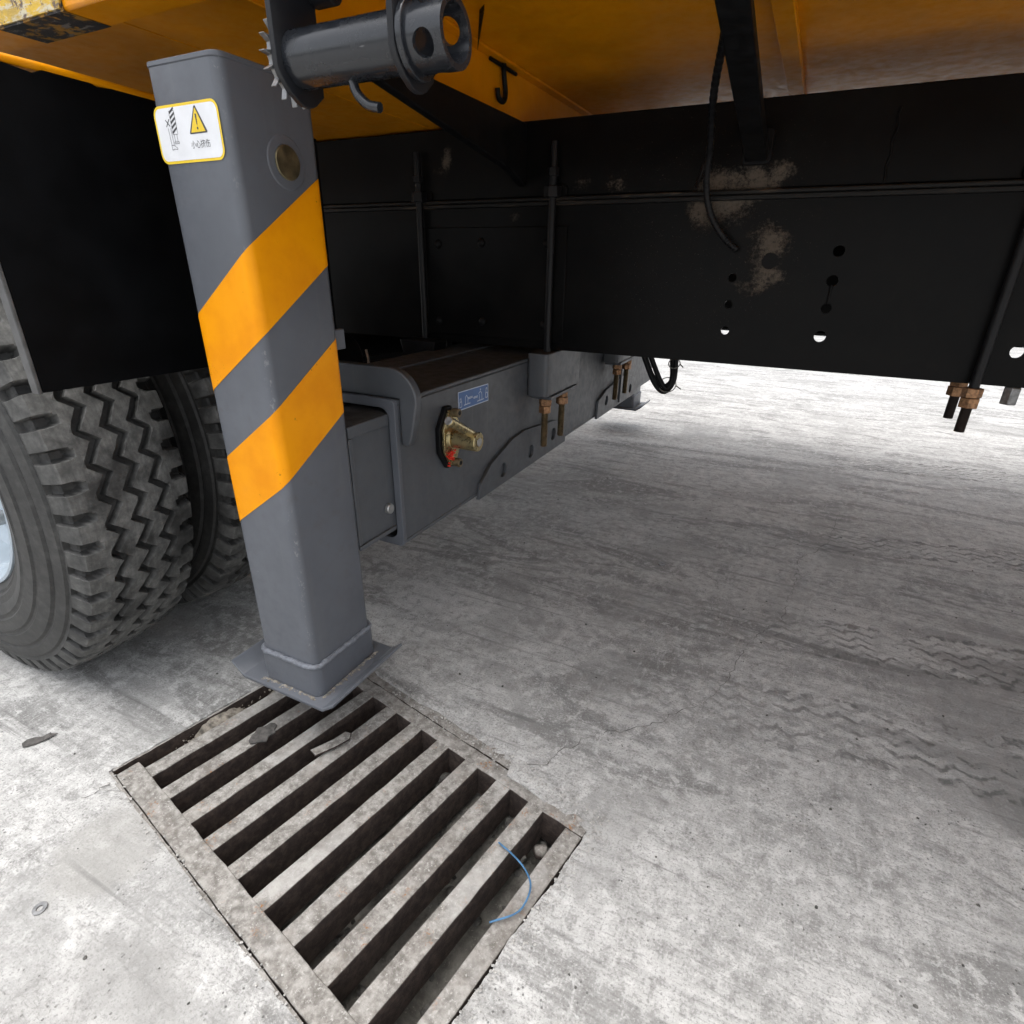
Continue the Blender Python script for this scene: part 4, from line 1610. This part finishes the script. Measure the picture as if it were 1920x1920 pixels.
# ratchet wheel outside the left plate
gear = []
NTOOTH = 17
for i in range(NTOOTH):
    a0 = 2 * math.pi * i / NTOOTH
    for rr, da in ((.0320, .0), (.0330, .10), (.0435, .165), (.0435, .185), (.0330, .23)):
        gear.append((WY + rr * math.cos(a0 + da), WZ + rr * math.sin(a0 + da)))
T('ratchet_wheel', MB().prism(gear, 'x', -.580, -.5725), 'rod2', win, bevel=.0008)
T('top_bridge', MB().box(-.60, -.38, .550, .676, 1.262, 1.2695), 'winch', win, bevel=.001)
mb = MB().tube(spline([(-.492, WY - .002, 1.140), (-.486, WY - .003, 1.124), (-.472, WY - .003, 1.112), (-.456, WY - .003, 1.108)], 6), .0052, 10)
T('pawl', mb, 'winch', win, smooth=60)
T('pawl_pin', MB().cyl((-.564, .624, 1.228), (-.535, .624, 1.228), .013, 18), 'winchplate', win, bevel=.001, smooth=40)

# ---------------- hoses and cables
hp = spline([(-.215, 1.20, 1.345), (-.235, 1.30, 1.325), (-.262, 1.42, 1.275), (-.276, 1.53, 1.20), (-.283, 1.585, 1.13), (-.268, 1.61, 1.07), (-.232, 1.62, 1.02), (-.196, 1.632, .990)], 22)
T('corrugated_hose', MB().tube(hp, .0082, 12, rings=lambda i: 1.0 if i % 3 else .82), 'blackrub', None, smooth=60)
T('thin_cable', MB().tube(spline([(-.30, 1.64, 1.19), (-.31, 1.635, 1.15), (-.315, 1.63, 1.128)], 8), .004, 8), 'blackrub', None, smooth=60)
bun = TE('cable_loop')
for k, (dx, dz, r) in enumerate(((0, 0, .011), (.022, .014, .011), (-.006, .024, .008))):
    P = spline([(-.66 + dx, 2.42, .73), (-.60 + dx, 2.44, .60 + dz), (-.545 + dx, 2.45, .49 + dz), (-.50 + dx * .5, 2.455, .455 + dz), (-.468 - dx * .3, 2.46, .50 + dz), (-.470 - dx * .6, 2.47, .58), (-.485 - dx, 2.48, .73)], 10)
    T('cable', MB().tube(P, r, 10), 'blackrub', bun, smooth=60)
for (cx_, cz_, rr) in ((-.490, .485, .040), (-.472, .575, .026)):
    pts = [(cx_ + rr * .9 * math.cos(RAD(a)), 2.455 + rr * .4 * math.sin(RAD(a)), cz_ + rr * math.sin(RAD(a)) * .7) for a in range(0, 361, 20)]
    mb = MB().tube(pts, .0022, 6)
    mb.tube([(cx_ + rr * .9, 2.455, cz_), (cx_ + rr * 1.5, 2.45, cz_ - .012)], .0028, 6)
    T('cable_tie', mb, 'tie', bun, smooth=60)

bpy.context.view_layer.update()
